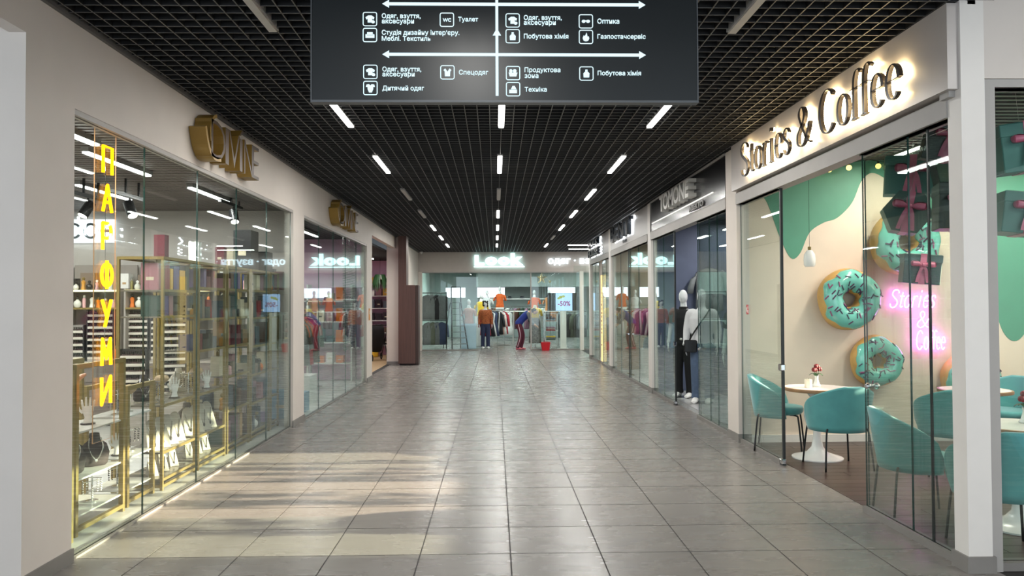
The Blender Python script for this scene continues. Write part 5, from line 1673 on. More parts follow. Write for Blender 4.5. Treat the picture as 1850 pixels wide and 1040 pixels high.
LINEN = M('ivory_linen', (186, 178, 164), rough=0.7, var=0.04)
DARKV = M('black_brown_velvet', (46, 38, 38), rough=0.8, var=0.06)
SILVJ = M('silver_chain', (206, 204, 200), rough=0.2, metal=0.9, var=0.0)
def neck_bust(x, y, z, rz, mat, col, where, s=1.0):
    t = thing('necklace_bust', '%s necklace bust with silver chain %s' % (col, where), 'jewellery stand', (x, y, z), rz)
    t.scale = (s,) * 3
    mb = MB()
    mb.ellrings([((0, 0.04, 0), (0.10, 0, 0), (0, 0.055, 0)), ((0, 0.03, 0.02), (0.115, 0, 0), (0, 0.05, 0)), ((0, 0.01, 0.12), (0.125, 0, 0), (0, 0.05, 0)), ((0, 0.015, 0.20), (0.10, 0, 0), (0, 0.045, 0)), ((0, 0.025, 0.24), (0.05, 0, 0), (0, 0.038, 0)), ((0, 0.03, 0.30), (0.042, 0, 0), (0, 0.036, 0)), ((0, 0.03, 0.305), (0.02, 0, 0), (0, 0.02, 0))], 20)
    mb.build('bust', mat, t, smooth='all')
    MB().tube(cr([(-0.046, 0.0, 0.26), (-0.06, -0.035, 0.18), (-0.03, -0.047, 0.10), (0, -0.05, 0.07), (0.03, -0.047, 0.10), (0.06, -0.035, 0.18), (0.046, 0.0, 0.26)], 5), 0.006, 6).build('chain', SILVJ, t)
    MB().ball((0, -0.054, 0.06), (0.012, 0.006, 0.016), 8, 6).build('pendant', SILVJ, t)
def slant_board(x, y, z, rz, where, s=1.0):
    t = thing('necklace_board', 'ivory slanted necklace board %s' % where, 'jewellery stand', (x, y, z), rz, 'slanted ivory necklace boards')
    t.scale = (s,) * 3
    MB().add([(-.055, -.06, 0), (.055, -.06, 0), (.055, .08, 0), (-.055, .08, 0), (-.04, .05, .20), (.04, .05, .20), (-.015, .056, .225), (.015, .056, .225), (.03, .075, .18), (-.03, .075, .18)],
             [(0, 3, 2, 1), (0, 1, 5, 7, 6, 4), (2, 3, 9, 8), (1, 2, 8, 5), (3, 0, 4, 9), (5, 8, 9, 4, 6, 7)]).build('board', LINEN, t)
    MB().tube(cr([(-.03, .022, .17), (-.016, -.012, .10), (0, -.035, .05), (.016, -.012, .10), (.03, .022, .17)], 4), 0.003, 5).build('chain', SILVJ, t)
    MB().ball((0, -.042, .045), (.009, .007, .018), 8, 6).build('pendant', DARKV, t)
def hand_stand(x, y, z, rz, where, s=1.0):
    t = thing('hand_stand', 'white upright hand shaped ring stand %s' % where, 'jewellery stand', (x, y, z), rz)
    t.scale = (s,) * 3
    mb = MB().ellrings([((0, 0, 0), (.035, 0, 0), (0, .022, 0)), ((0, 0, .05), (.022, 0, 0), (0, .017, 0)), ((0, 0, .10), (.038, 0, 0), (0, .014, 0)), ((0, 0, .13), (.04, 0, 0), (0, .012, 0))], 14)
    for k, (dx, L_) in enumerate(((-.03, .06), (-.01, .08), (.01, .075), (.03, .055))):
        mb.tube([(dx, 0, .12), (dx * 1.25, -.004, .12 + L_ * .5), (dx * 1.4, -.01, .12 + L_)], [.009, .008, .006], 7)
    mb.tube([(-.034, 0, .085), (-.058, -.006, .11), (-.066, -.01, .14)], [.010, .009, .007], 7)
    mb.build('hand', PC['white'], t, smooth=True)
    MB().lathe([(.05, 0), (.05, .008), (0, .01)], n=18, caps=False).build('base', DARKV, t)
def bead_tree(x, y, z, where, seed, s=1.0):
    random.seed(seed)
    t = thing('jewellery_tree', 'silver jewellery tree hung with chains %s' % where, 'jewellery stand', (x, y, z), 0, 'silver jewellery trees')
    t.scale = (s,) * 3
    MB().lathe([(.05, 0), (.05, .008), (.008, .012), (.006, .2), (.004, .22)], n=16).build('stem', SILVJ, t, smooth=True)
    for k in range(3):
        a = k * PI / 3
        dx, dy = .08 * math.cos(a), .08 * math.sin(a)
        zz = .2 - .03 * k
        br = MB().tube([(-dx, -dy, zz), (dx, dy, zz)], .004, 6).build('branch', SILVJ, t)
        mb = MB()
        for q in (-1, -.6, .6, 1):
            for b in range(5):
                mb.ball((dx * q, dy * q, zz - .015 - .02 * b), .007, 6, 4)
        mb.build('beads', random.choice([SILVJ, DARKV, PC['smoky grey']]), br)
def powder_brush(x, y, z, where, s=1.0):
    t = thing('powder_brush', 'fluffy beige powder brush %s' % where, 'brush', (x, y, z), 0, 'fluffy beige powder brushes')
    t.scale = (s,) * 3
    MB().lathe([(.03, 0), (.03, .008), (.008, .012), (.008, .12), (.016, .14), (.016, .16)], n=14).build('handle', SILVJ, t, smooth=True)
    MB().lathe([(.016, .16), (.05, .19), (.065, .215), (.05, .24), (.0, .25)], n=18, caps=False).build('bristles', M('beige_bristle', (190, 164, 132), rough=0.95, var=0.2, scale=60, bump=0.6, bscale=160), t, smooth='all')
W1 = 'on the arch frame behind the neon letters'
hand_stand(-3.12, 5.22, 0.745, 0.9, 'on the slim arch frame beside the white pier', 1.1)
neck_bust(-3.10, 5.22, 0.145, 0.9, LINEN, 'ivory', 'on the bottom shelf beside the white pier', 0.8)
neck_bust(-3.12, 5.22, 0.405, 0.9, LINEN, 'small ivory', 'on the middle shelf beside the white pier', 0.75)
neck_bust(-3.16, 5.70, 0.405, 0.9, DARKV, 'dark velvet', 'below the neon board', 1.0)
neck_bust(-3.14, 6.02, 0.405, 0.7, DARKV, 'smaller dark velvet', 'below the neon board', 0.85)
hand_stand(-3.16, 5.95, 0.745, 0.6, W1, 1.05)
hand_stand(-3.18, 5.70, 0.145, 0.6, 'on the bottom shelf below the dark velvet busts', 0.9)
bead_tree(-3.14, 5.98, 0.145, 'on the bottom shelf below the dark velvet busts', 2, 0.9)
bead_tree(-3.18, 6.45, 0.745, 'on the lower arch frame', 3)
bead_tree(-3.18, 6.66, 0.405, 'on the lower arch frame', 7)
powder_brush(-3.16, 6.62, 0.745, 'on the lower arch frame beside the tall stands', 0.95)
hand_stand(-3.18, 6.45, 0.405, 0.6, 'on the middle shelf of the lower arch frame', 0.95)
bead_tree(-3.18, 6.45, 0.145, 'on the lower arch frame', 12, 0.9)
S1, S2 = 'on the gold stand before the polish rack', 'on the second gold stand'
for yb, wh_ in ((6.86, S1), (7.68, S2)):
    for k in range(4):
        slant_board(-3.12, yb + 0.12 + 0.17 * k, 0.345, 0.75, wh_ + ', middle shelf', 1.2)
    for k in range(3):
        slant_board(-3.14, yb + 0.16 + 0.22 * k, 0.105, 0.75, wh_ + ', bottom shelf', 0.75)
    bead_tree(-3.14, yb + 0.14, 0.765, wh_, int(yb * 10), 1.0)
    powder_brush(-3.12, yb + 0.30, 0.765, wh_, 1.0)
    powder_brush(-3.20, yb + 0.44, 0.765, wh_, 0.85)
    hand_stand(-3.12, yb + 0.58, 0.765, 0.7, wh_, 1.0)
neck_bust(-3.30, 7.2, 0.765, 0.7, DARKV, 'black', 'at the rear of the stand before the polish rack', 0.8)
neck_bust(-3.30, 8.2, 0.345, 0.7, DARKV, 'black', 'at the rear of the second gold stand', 0.9)
neck_bust(-3.30, 7.98, 0.765, 0.7, LINEN, 'ivory', 'at the rear of the second gold stand', 0.8)
# horn shaped pink display on the arch frame
t = thing('horn_display', 'tall curved peach horn shaped jewellery display behind the lowest neon letters', 'jewellery stand', (-3.20, 5.66, 0.745), 0.9)
hp = cr([(0, 0, 0), (0.0, 0, 0.14), (0.03, 0, 0.27), (0.10, 0, 0.36), (0.17, 0, 0.40)], 5)
MB().tube(hp, [0.06 * (1 - 0.85 * (i / (len(hp) - 1)) ** 1.3) for i in range(len(hp))], 14).build('horn', M('peach_resin', (214, 160, 130), rough=0.4), t, smooth='all')
MB().lathe([(.07, 0), (.07, .01), (0, .012)], n=18, caps=False).build('base', DARKV, t)

# ---- glowing round-letter panel standing in for a glass reflection; spot lights
t = thing('reflection_panel', 'white panel with dark ring letters imitating a sign reflected in the perfume shop glass', 'sign', (-6.25, 11.14, 2.58))
MB().box(0, 0.72, -0.04, 0.0, 0, 0.34).build('panel', E('reflection_white', (236, 244, 250), 1.6), t)
for cx in (0.14, 0.38):
    MB().tube([(cx + 0.09 * math.cos(a), -0.05, 0.17 + 0.10 * math.sin(a)) for a in [RAD(q) for q in range(40 if cx < .2 else 0, (330 if cx < .2 else 360), 15)]], 0.018, 6, closed=cx > .2).build('ring_letter', M('ring_dark', (70, 84, 92), rough=0.3), t)
MB().box(0.52, 0.68, -0.05, -0.04, 0.15, 0.19).build('ring_letter', MATS['ring_dark'], t)
def track_spot(x, y, z, label, ang):
    t = thing('track_spot', label, 'spot light', (x, y, z))
    MB().box(-0.02, 0.02, -0.5, 0.3, 0.10, 0.14).build('track', LEGM, t)
    MB().tube([(0, 0, 0.10), (0, 0, 0.03)], 0.012, 8).build('stem', LEGM, t)
    MB().box(-0.01, 0.01, -0.1, -0.08, 0.14, 3.04 - z).box(-0.01, 0.01, 0.2, 0.22, 0.14, 3.04 - z).build('ceiling_rod', LEGM, t)
    d = Vector((math.cos(ang) * 0.5, math.sin(ang) * 0.5, -0.85)).normalized()
    p = Vector((0, 0, 0))
    MB().tube([p - d * 0.07, p - d * 0.06, p + d * 0.11, p + d * 0.115], [0.04, 0.055, 0.055, 0.05], 18).build('can', LEGM, t, smooth=True)
    MB().tube([p + d * 0.116, p + d * 0.119], [0.046, 0.046], 18).build('lens', E('spot_lens', (255, 244, 226), 18.0), t)
track_spot(-4.0, 8.35, 2.74, 'black track spot light under the slatted ceiling over the polish racks', -0.6)
track_spot(-4.45, 8.35, 2.74, 'black track spot light behind the neon letter board', -2.2)
track_spot(-3.4, 9.9, 2.84, 'small black spot light near the black boxes on the gold stands', -1.0)

# ================================================================== beauty shop behind the second window
rack(-3.75, 14.6, PI / 2, 1.6, 1.5, 'chrome clothes rack behind the second glass front')
fill_rack(-3.75, 14.6, PI / 2, 1.6, 1.5, [(212, 96, 40), (170, 40, 52), (120, 124, 126), (90, 96, 80), (206, 170, 160)], ['shirt', 'coat'], 'on the rack behind the second glass front', 'beauty shop rack garments', seed=5)
plinth(-3.3, 13.0, 0.4, 0.5, 0.45, MATS['white_laminate'], 'white plinth behind the second glass front')
bottle('tall', 'white', 'white', -3.3, 13.0, 0.47, 'on the white plinth behind the second glass front', None, 1.6)
for k, (yy, c, h) in enumerate(((11.25, 'sky blue', 0.42), (11.55, 'slate', 0.36), (11.9, 'sky blue', 0.30))):
    carton(c, 0.36, 0.28, h, -3.12, yy, 0.006, ('beside the white pier', 'between two others', 'nearest the white plinth')[k] + ' on the floor behind the second glass front', None)
t = thing('wide_shelf_unit', 'white shelf unit against the pink wall of the beauty shop', 'shelf unit', (-6.0, 16.45, 0.003))
for zz in (0.4, 0.85, 1.3, 1.75):
    MB().box(0, 2.9, 0, 0.38, zz - 0.025, zz).build('shelf', MATS['white_laminate'], t)
for xx in (0, 0.95, 1.92, 2.87):
    MB().box(xx, xx + 0.03, 0, 0.38, 0, 2.1).build('upright', MATS['white_laminate'], t)
random.seed(77)
for zz in (0.4, 0.85, 1.3, 1.75):
    for q in range(13):
        xx = -5.90 + 0.21 * q
        if min(abs(xx - (-6.0 + u)) for u in (0, .965, 1.935, 2.885)) < 0.11:
            continue
        carton(random.choice(['white', 'lilac', 'dusty rose', 'orange', 'slate', 'black', 'cream']), 0.16, 0.15, random.uniform(0.12, 0.3), xx, 16.6, zz + 0.005, 'on the white shelves of the beauty shop', 'cartons on the beauty shop shelves')
# silver bead curtain inside the glass
mb = MB()
random.seed(5)
for k in range(30):
    yy = 15.0 + 0.042 * k
    for q in range(62):
        s_ = 0.011
        c = (-3.0 + random.uniform(-.006, .006), yy + random.uniform(-.006, .006), 0.75 + 0.034 * q)
        mb.add([(c[0] + s_, c[1], c[2]), (c[0] - s_, c[1], c[2]), (c[0], c[1] + s_, c[2]), (c[0], c[1] - s_, c[2]), (c[0], c[1], c[2] + s_), (c[0], c[1], c[2] - s_)], [(0, 2, 4), (2, 1, 4), (1, 3, 4), (3, 0, 4), (2, 0, 5), (1, 2, 5), (3, 1, 5), (0, 3, 5)])
t = thing('bead_curtain', 'sparkling silver bead curtain inside the second glass front', 'curtain', (0, 0, 0))
o = mb.build('beads', M('mirror_bead', (226, 226, 224), rough=0.12, metal=0.9, var=0.0), t); o['kind'] = 'stuff'
MB().tube([(-3.0, 14.97, 2.87), (-3.0, 16.28, 2.87)], 0.012, 8).build('rail', CHROME, t)
for yy in (15.0, 15.62, 16.25):
    MB().tube([(-3.0, yy, 2.87), (-3.0, yy, 3.12)], 0.006, 6).build('hanger_rod', CHROME, t)

# ================================================================== shop behind the open doorway
t = thing('tall_goods_shelf', 'tall white shelf of dark goods against the pink wall behind the doorway', 'shelf unit', (-4.9, 24.7, 0.003))
for zz in (0.35, 0.75, 1.15, 1.55, 1.95, 2.35):
    MB().box(0, 1.75, 0, 0.4, zz - 0.025, zz).build('shelf', MATS['white_laminate'], t)
for xx in (0, 1.72):
    MB().box(xx, xx + 0.03, 0, 0.4, 0, 2.5).build('upright', MATS['white_laminate'], t)
random.seed(9)
for zz in (0.35, 0.75, 1.15, 1.55, 1.95, 2.35):
    for q in range(7):
        c = random.choice(['black', 'black', 'slate', 'brown'] if zz < 1.9 else ['white', 'yellow', 'cream', 'dusty rose'])
        carton(c, 0.18, 0.2, random.uniform(0.16, 0.30), -4.72 + 0.23 * q, 24.88, zz + 0.005, 'on the shelf behind the open doorway', 'goods on the doorway shelf')
t = thing('pushchair', 'black folding pushchair standing inside the open doorway', 'pushchair', (-3.52, 22.6, 0.003), 0.4)
seat = MB().ellrings([((0, 0.12, 0.30), (0.18, 0, 0), (0, 0.10, 0.06)), ((0, 0.08, 0.48), (0.21, 0, 0), (0, 0.16, 0.08)), ((0, -0.06, 0.75), (0.22, 0, 0), (0, 0.10, 0.10)), ((0, -0.12, 0.98), (0.19, 0, 0), (0, 0.05, 0.08)), ((0, -0.10, 1.05), (0.10, 0, 0), (0, 0.02, 0.02))], 16)
seat.build('seat', KNIT, t, smooth='all')
for s in (-1, 1):
    MB().tube([(0.23 * s, 0.38, 0.10), (0.23 * s, -0.10, 0.62), (0.23 * s, -0.38, 1.05)], 0.014, 8).build('frame_tube', LEGM, t)
    MB().tube([(0.23 * s, -0.36, 0.10), (0.23 * s, 0.0, 0.58)], 0.014, 8).build('frame_tube', LEGM, t)
    for yy in (0.38, -0.36):
        MB().tube([(0.23 * s + 0.09 * 0, yy + 0.085 * math.cos(a), 0.10 + 0.085 * math.sin(a)) for a in [2 * PI * q / 16 for q in range(16)]], 0.016, 6, closed=True).build('wheel', BLACK, t)
MB().tube([(-0.23, -0.38, 1.05), (0.23, -0.38, 1.05)], 0.016, 8).build('push_bar', LEGM, t)
t = thing('yellow_hamper', 'yellow toy hamper standing behind the pushchair', 'hamper', (-3.9, 24.2, 0.003))
MB().lathe([(.16, 0), (.18, .02), (.20, .5), (.14, .75), (.08, .85), (.02, .9)], n=20).build('hamper_body', M('yellow_plastic', (226, 180, 50), rough=0.45), t, smooth=True)
MB().lathe([(.2, .49), (.212, .5), (.2, .52)], n=20, caps=False).build('hamper_rim', MATS['yellow_plastic'], t, smooth=True)
t = thing('hanging_fern', 'green trailing plant hanging behind the open doorway', 'plant', (-3.62, 23.9, 2.45))
random.seed(3)
mb = MB()
for k in range(60):
    a, L_ = random.uniform(0, 6.28), random.uniform(0.15, 0.4)
    c, s_ = math.cos(a), math.sin(a)
    mb.loft([[(c * d * 0.3 - s_ * w, s_ * d * 0.3 + c * w, z), (c * d * 0.3 + s_ * w, s_ * d * 0.3 - c * w, z), (c * d * 0.3, s_ * d * 0.3, z - 0.01)] for d, w, z in ((0.1, 0.005, 0.1), (0.5, 0.02, 0.16), (0.8, 0.02, 0.05 - L_ * 0.5), (0.85, 0.003, -L_))])
o = mb.build('fronds', LEAF, t); o['kind'] = 'stuff'
MB().lathe([(.06, 0), (.10, .02), (.12, .14), (.11, .14)], n=18).build('pot', PORC, t, smooth=True)
MB().tube([(0, 0, 0.13), (0, 0, 0.67)], 0.004, 5).build('hanging_line', LEGM, t)
t = thing('wall_sticker', 'small orange sticker on the white pier beside the open doorway', 'sticker', (XL + 0.001, 16.6, 1.45))
MB().cbox((0.002, 0, 0), (0.004, 0.18, 0.26)).build('paper', M('orange_print', (206, 140, 66), rough=0.5), t)
MB().cbox((0.005, 0.02, 0.04), (0.003, 0.08, 0.08)).build('print_mark', PC['cream'], t)

# ================================================================== the clothing shop at the end
G1 = 'beside the pale aqua wall of the clothing shop'
# two-tier wall rack with grey coats
t = thing('two_tier_rack', 'two-tier dark rack of grey coats beside the pale aqua wall', 'clothes rack', (-2.75, 28.0, 0.003))
for zz in (1.06, 2.08):
    MB().tube([(0, 0, zz), (0.95, 0, zz)], 0.015, 8).build('rail', LEGM, t)
for xx in (0.0, 0.95):
    MB().tube([(xx, 0, 0.0), (xx, 0, 2.12)], 0.018, 8).build('post', LEGM, t)
    MB().tube([(xx, -0.25, 0.016), (xx, 0.25, 0.016)], 0.016, 8).build('foot', LEGM, t)
for k in range(4):
    garment('coat', [(120, 124, 126), (120, 124, 126), (40, 42, 46), (120, 124, 126)][k], -2.48 + 0.16 * k, 27.96 + 0.04 * k, 2.05, 0.35, 'on the upper rail %s' % G1, 'coats on the upper rail')
    garment('coat', [(120, 124, 126), (90, 96, 80), (120, 124, 126), (62, 74, 104)][k], -2.46 + 0.16 * k, 27.96 + 0.04 * k, 1.03, 0.35, 'on the lower rail %s' % G1, 'coats on the lower rail', 0.9)
# step ladder
t = thing('step_ladder', 'dark metal step ladder with a guard rail in the clothing shop window', 'ladder', (-1.35, 27.75, 0.003), 0.3)
for s in (-1, 1):
    MB().tube([(0.30 * s, -0.28, 0), (0.18 * s, 0.30, 1.72), (0.18 * s, 0.32, 2.3)], 0.024, 8).build('front_rail', LEGM, t)
    MB().tube([(0.34 * s, 0.95, 0), (0.18 * s, 0.46, 1.72)], 0.015, 8).build('rear_rail', LEGM, t)
for k in range(8):
    f = (k + 1) / 8.0
    MB().cbox((0, -0.28 + 0.58 * f, 1.72 * f), (0.60 - 0.24 * f, 0.14, 0.025)).build('tread', M('ladder_tread', (120, 124, 126), rough=0.4, metal=0.5), t)
MB().tube([(-0.18, 0.32, 2.3), (0.18, 0.32, 2.3)], 0.016, 8).build('guard_rail', LEGM, t)
# pale blue plinth with blush figure
AQ = M('pale_blue_panel', (176, 204, 220), rough=0.3)
plinth(-0.98, 28.4, 0.55, 0.5, 0.92, AQ, 'pale blue display plinth carrying blush clothes in the clothing shop')
def torso_form(x, y, z, top, label, h=0.85, stand=0.0, skin=MANQ, skirt=None, rz=0.0):
    t = thing('torso_form', label, 'mannequin', (x, y, z), rz)
    zo = stand
    mb = MB().ellrings([((0, 0, zo), (.13, 0, 0), (0, .09, 0)), ((0, 0, zo + .08), (.165, 0, 0), (0, .115, 0)), ((0, 0, zo + .25), (.125, 0, 0), (0, .09, 0)), ((0, -.01, zo + .42), (.165, 0, 0), (0, .12, 0)), ((0, 0, zo + .54), (.17, 0, 0), (0, .09, 0)), ((0, 0, zo + .6), (.07, 0, 0), (0, .06, 0)), ((0, 0, zo + .7), (.05, 0, 0), (0, .05, 0))], 18)
    mb.build('form', skin, t, smooth='all')
    mb = MB().ellrings([((0, 0, zo - .06), (.19, 0, 0), (0, .135, 0)), ((0, 0, zo + .1), (.18, 0, 0), (0, .128, 0)), ((0, 0, zo + .25), (.145, 0, 0), (0, .105, 0)), ((0, -.01, zo + .42), (.182, 0, 0), (0, .135, 0)), ((0, 0, zo + .54), (.185, 0, 0), (0, .105, 0)), ((0, 0, zo + .585), (.10, 0, 0), (0, .075, 0))], 18)
    for s in (-1, 1):
        mb.ellrings([((.14 * s, 0, zo + .52), (.04, 0, .05), (0, .06, 0)), ((.22 * s, 0, zo + .45), (.05, 0, .03), (0, .06, 0)), ((.26 * s, 0, zo + .28), (.05, 0, .01), (0, .055, 0))], 10)
    mb.build('top', top, t, smooth='all')
    if skin is MANQ:
        MB().ball((0, -.01, zo + .80), (.07, .085, .11), 14, 10).build('head', skin, t, smooth='all')
    if skirt:
        n = 24
        MB().loft([[(a * (1 + .08 * math.cos(6 * 2 * PI * k / n) * q) * math.cos(2 * PI * k / n), b * (1 + .08 * math.cos(6 * 2 * PI * k / n) * q) * math.sin(2 * PI * k / n), zz) for k in range(n)] for zz, a, b, q in ((zo + .22, .15, .11, 0), (zo + .05, .20, .15, .4), (zo - .35, .21, .17, 1), (zo - .75, .22, .18, 1))]).build('skirt', skirt, t, smooth='all')
    if stand:
        MB().tube([(0, 0, 0.02), (0, 0, zo)], 0.016, 8).build('pole', CHROME, t)
        MB().lathe([(.2, 0), (.2, .012), (.02, .03)], n=20).build('base', CHROME, t)
    return t
torso_form(-0.98, 28.4, 0.94, cloth((206, 170, 160)), 'blush top on a torso form standing on the pale blue plinth')
torso_form(-0.55, 30.2, 1.18, cloth((226, 190, 60)), 'yellow top on a torso form high on a white plinth')
plinth(-0.55, 30.2, 0.5, 0.5, 1.16, MATS['white_laminate'], 'white plinth under the torso form in a yellow top')
torso_form(1.52, 28.7, 0.003, cloth((226, 190, 60)), 'dress form in yellow top and long patterned grey skirt near the red basket', stand=0.92, skin=M('form_linen', (206, 196, 180), rough=0.8), skirt=M('grey_pattern_cloth', (128, 124, 116), rough=0.85, var=0.5, scale=22))
# mannequin in printed top and jeans
PRINT = M('rust_print', (168, 92, 50), rough=0.8, var=0.45, scale=30)
JEANS = M('dark_denim', (44, 52, 82), rough=0.85, var=0.15, scale=26)
m = mannequin(-0.36, 28.35, 0.003, 0.1, 'mannequin in rust printed blouse and dark jeans beside the entrance', PRINT, TOPL, JEANS, SOLE, scale=0.96)
hm = MB()
random.seed(2)
for k in range(30):
    a = random.uniform(0, 6.28)
    hm.ball((0.08 * math.cos(a), 0.02 + 0.08 * math.sin(a), 1.70 + random.uniform(-.06, .14)), 0.035, 6, 5)
hm.build('curly_wig', M('dark_hair', (34, 26, 24), rough=0.8), m, smooth='all')
# tall wall display: figures on a high shelf
t = thing('high_display_shelf', 'long white display shelf on posts deep inside the clothing shop', 'shelf', (-0.6, 33.2, 0.003))
MB().box(0, 4.2, 0, 0.6, 1.32, 1.36).build('shelf_board', MATS['white_laminate'], t)
for xx in (0.03, 1.4, 2.8, 4.17):
    for yy in (0.04, 0.56):
        MB().box(xx - 0.02, xx + 0.02, yy - 0.02, yy + 0.02, 0, 1.32).build('post', ALU, t)
torso_form(-0.35, 33.5, 1.37, MATS['white_jersey'], 'white top on a torso form on the high shelf next to the orange dress')
torso_form(0.22, 33.5, 1.53, cloth((212, 96, 40)), 'orange dress on a torso form on the high shelf of the clothing shop', skirt=None)
MB().cbox((0, 0, 0.075), (0.36, 0.3, 0.15)).build('riser', MATS['white_laminate'], thing('shelf_riser', 'white riser under the orange dress on the high shelf', 'riser', (0.22, 33.5, 1.365)))
torso_form(1.75, 33.5, 1.37, cloth((212, 96, 40)), 'torso form in orange and cream top on the high shelf above the yellow dress form', skirt=None)
torso_form(2.4, 33.5, 1.37, cloth((206, 140, 90)), 'torso form in tan top on the high shelf near the sale screen')
# racks
rack(-0.05, 29.6, RAD(62), 1.8, 1.45, 'slanting rack of colourful clothes behind the mannequin in jeans')
fill_rack(-0.05, 29.6, RAD(62), 1.8, 1.45, [(170, 40, 52), (60, 84, 70), (40, 42, 46), (206, 170, 160), (62, 74, 104), (230, 232, 230)], ['dress', 'coat', 'trousers'], 'on the slanting rack behind the mannequin in jeans', 'slanting rack garments', seed=6, gap=0.11)
rack(0.35, 31.6, 0.0, 0.9, 1.4, 'short rack of cream clothes in the middle of the clothing shop')
for k, c in enumerate([(226, 220, 206), (206, 140, 90), (226, 220, 206), (230, 232, 230)]):
    garment('dress', c, 0.1 + 0.17 * k, 31.6, 1.37, 1.0, 'on the short rack of cream clothes', 'short rack garments')
rack(1.3, 34.8, 0.0, 3.2, 1.55, 'long rear rack of mixed clothes under the bulkhead of the clothing shop')
random.seed(15)
for k in range(17):
    garment(random.choice(['coat', 'shirt', 'dress']), random.choice([(92, 60, 48), (120, 124, 126), (164, 128, 150), (60, 84, 70), (40, 42, 46), (206, 140, 90), (230, 232, 230)]), -0.15 + 0.18 * k, 34.8, 1.52, 1.0, 'on the long rear rack of the clothing shop', 'long rear rack garments')
for k in range(5):
    t = thing('hat', 'black hat on the wall shelf above the long rear rack', 'hat', (0.1 + 0.6 * k, 36.3, 1.93), 0, 'black hats on the wall shelf')
    MB().lathe([(.16, 0), (.165, .008), (.10, .02), (.095, .09), (.06, .11), (0, .112)], n=18, caps=False).build('crown', PC['black'], t, smooth=True)
    MB().lathe([(.098, .02), (.1, .045)], n=18, caps=False).build('band', PC['slate'], t)
t = thing('wall_shelf', 'long white wall shelf of black hats above the rear rack', 'shelf', (-0.6, 36.15, 1.89))
MB().box(0, 4.4, 0, 0.32, 0, 0.035).build('board', MATS['white_laminate'], t)
for xx in (0.1, 2.2, 4.3):
    MB().box(xx - 0.02, xx + 0.02, 0.25, 0.30, -1.887, 0).build('support_post', ALU, t)
rack(3.0, 29.2, 0.0, 1.1, 1.35, 'rack of dark jackets behind the sale screen')
for k in range(6):
    garment('coat', [(40, 42, 46), (60, 84, 70), (40, 42, 46), (90, 96, 80), (40, 42, 46), (120, 124, 126)][k], 2.55 + 0.17 * k, 29.2, 1.32, 0.9, 'on the rack behind the sale screen', 'jackets behind the sale screen')
rack(4.4, 29.0, 0.2, 1.3, 1.6, 'rack of pale coats beside the white post of the clothing shop')
for k in range(7):
    garment('coat', [(230, 232, 230), (226, 220, 206), (40, 42, 46), (206, 170, 160), (120, 124, 126), (230, 232, 230), (170, 40, 52)][k], 3.85 + 0.17 * k, 28.9 + 0.034 * k, 1.56, 1.1, 'on the rack of pale coats', 'pale coats rack garments')
# white shelf tower and clear stands near the dress form
t = thing('glass_stand', 'clear shelf stand with folded clothes near the sale screen', 'shelf stand', (1.85, 28.3, 0.003))
for xx in (0, 0.5):
    for yy in (0, 0.4):
        MB().box(xx - .012, xx + .012, yy - .012, yy + .012, 0, 1.3).build('post', CHROME, t)
for zz in (0.3, 0.65, 1.0, 1.3):
    MB().box(0, 0.5, 0, 0.4, zz - 0.012, zz).build('shelf', MATS['white_shelf'], t)
random.seed(1)
for zz in (0.3, 0.65, 1.0):
    for q in range(3):
        c = random.choice(list(CN))
        f = thing('folded_garment', '%s folded garment on the clear shelf stand' % CN[c], 'garment', (2.1, 28.5, zz + 0.003 + 0.05 * q), 0, 'folded garments on the clear stand')
        MB().cbox((0, 0, 0.023), (0.34, 0.28, 0.046), bev=0.012).build('cloth', cloth(c), f)
        MB().cbox((0, -0.135, 0.023), (0.30, 0.02, 0.03), bev=0.008).build('fold', cloth(c), f)
# sale screen on a column
t = thing('sale_screen', 'bright sale screen with a pale blue picture between two black panels', 'screen', (2.5, 27.55, 0.003))
MB().box(-0.11, 0.11, 0.05, 0.22, 0, 1.38).build('column', PORC, t)
MB().box(-0.2, 0.2, 0.0, 0.3, 0, 0.03).build('foot', PORC, t)
MB().box(-0.58, 0.58, 0.03, 0.09, 1.40, 2.06).build('housing', PC['black'], t)
sc_ = MB().box(-0.28, 0.33, 0.015, 0.03, 1.41, 2.05).build('screen_face', E('screen_blue', (166, 200, 246), 1.3), t)
text('price_lettering', '-50%', E('screen_red', (150, 60, 110), 0.9), sc_, (-0.20, 0.012, 1.58), RX, UZ, 0.46, 0.18, 0.004, 0.02)
mb = MB()
for cx, cz, r in ((-0.1, 1.9, 0.07), (0.0, 1.93, 0.06), (-0.17, 1.86, 0.05)):
    mb.loft([[(cx + r * math.cos(2 * PI * k / 14), yy, cz + r * 0.7 * math.sin(2 * PI * k / 14)) for k in range(14)] for yy in (0.013, 0.011)])
mb.build('picture_blob', E('screen_green', (170, 180, 90), 0.9), sc_)
# red basket
t = thing('red_basket', 'red plastic basket on the floor at the clothing shop entrance', 'basket', (1.80, 26.95, 0.0))
for a, b, nm in (((0.12, 0.11), (0.155, 0.145), 'basket_body'),):
    sq = lambda r: [(x * r, y * r * 0.9) for x, y in ((-1, -.85), (-.85, -1), (.85, -1), (1, -.85), (1, .85), (.85, 1), (-.85, 1), (-1, .85))]
    MB().loft([[(x, y, z) for x, y in sq(r)] for z, r in ((0, .125), (.01, .13), (.26, .165), (.275, .175), (.28, .16), (.25, .155), (.02, .12))]).build('basket_body', M('red_plastic', (190, 26, 38), rough=0.35), t)
MB().tube(cr([(-.165, 0, .27), (-.15, -.1, .30), (0, -.15, .31), (.15, -.1, .30), (.165, 0, .27)], 4), 0.009, 6).build('basket_handle', MATS['red_plastic'], t)
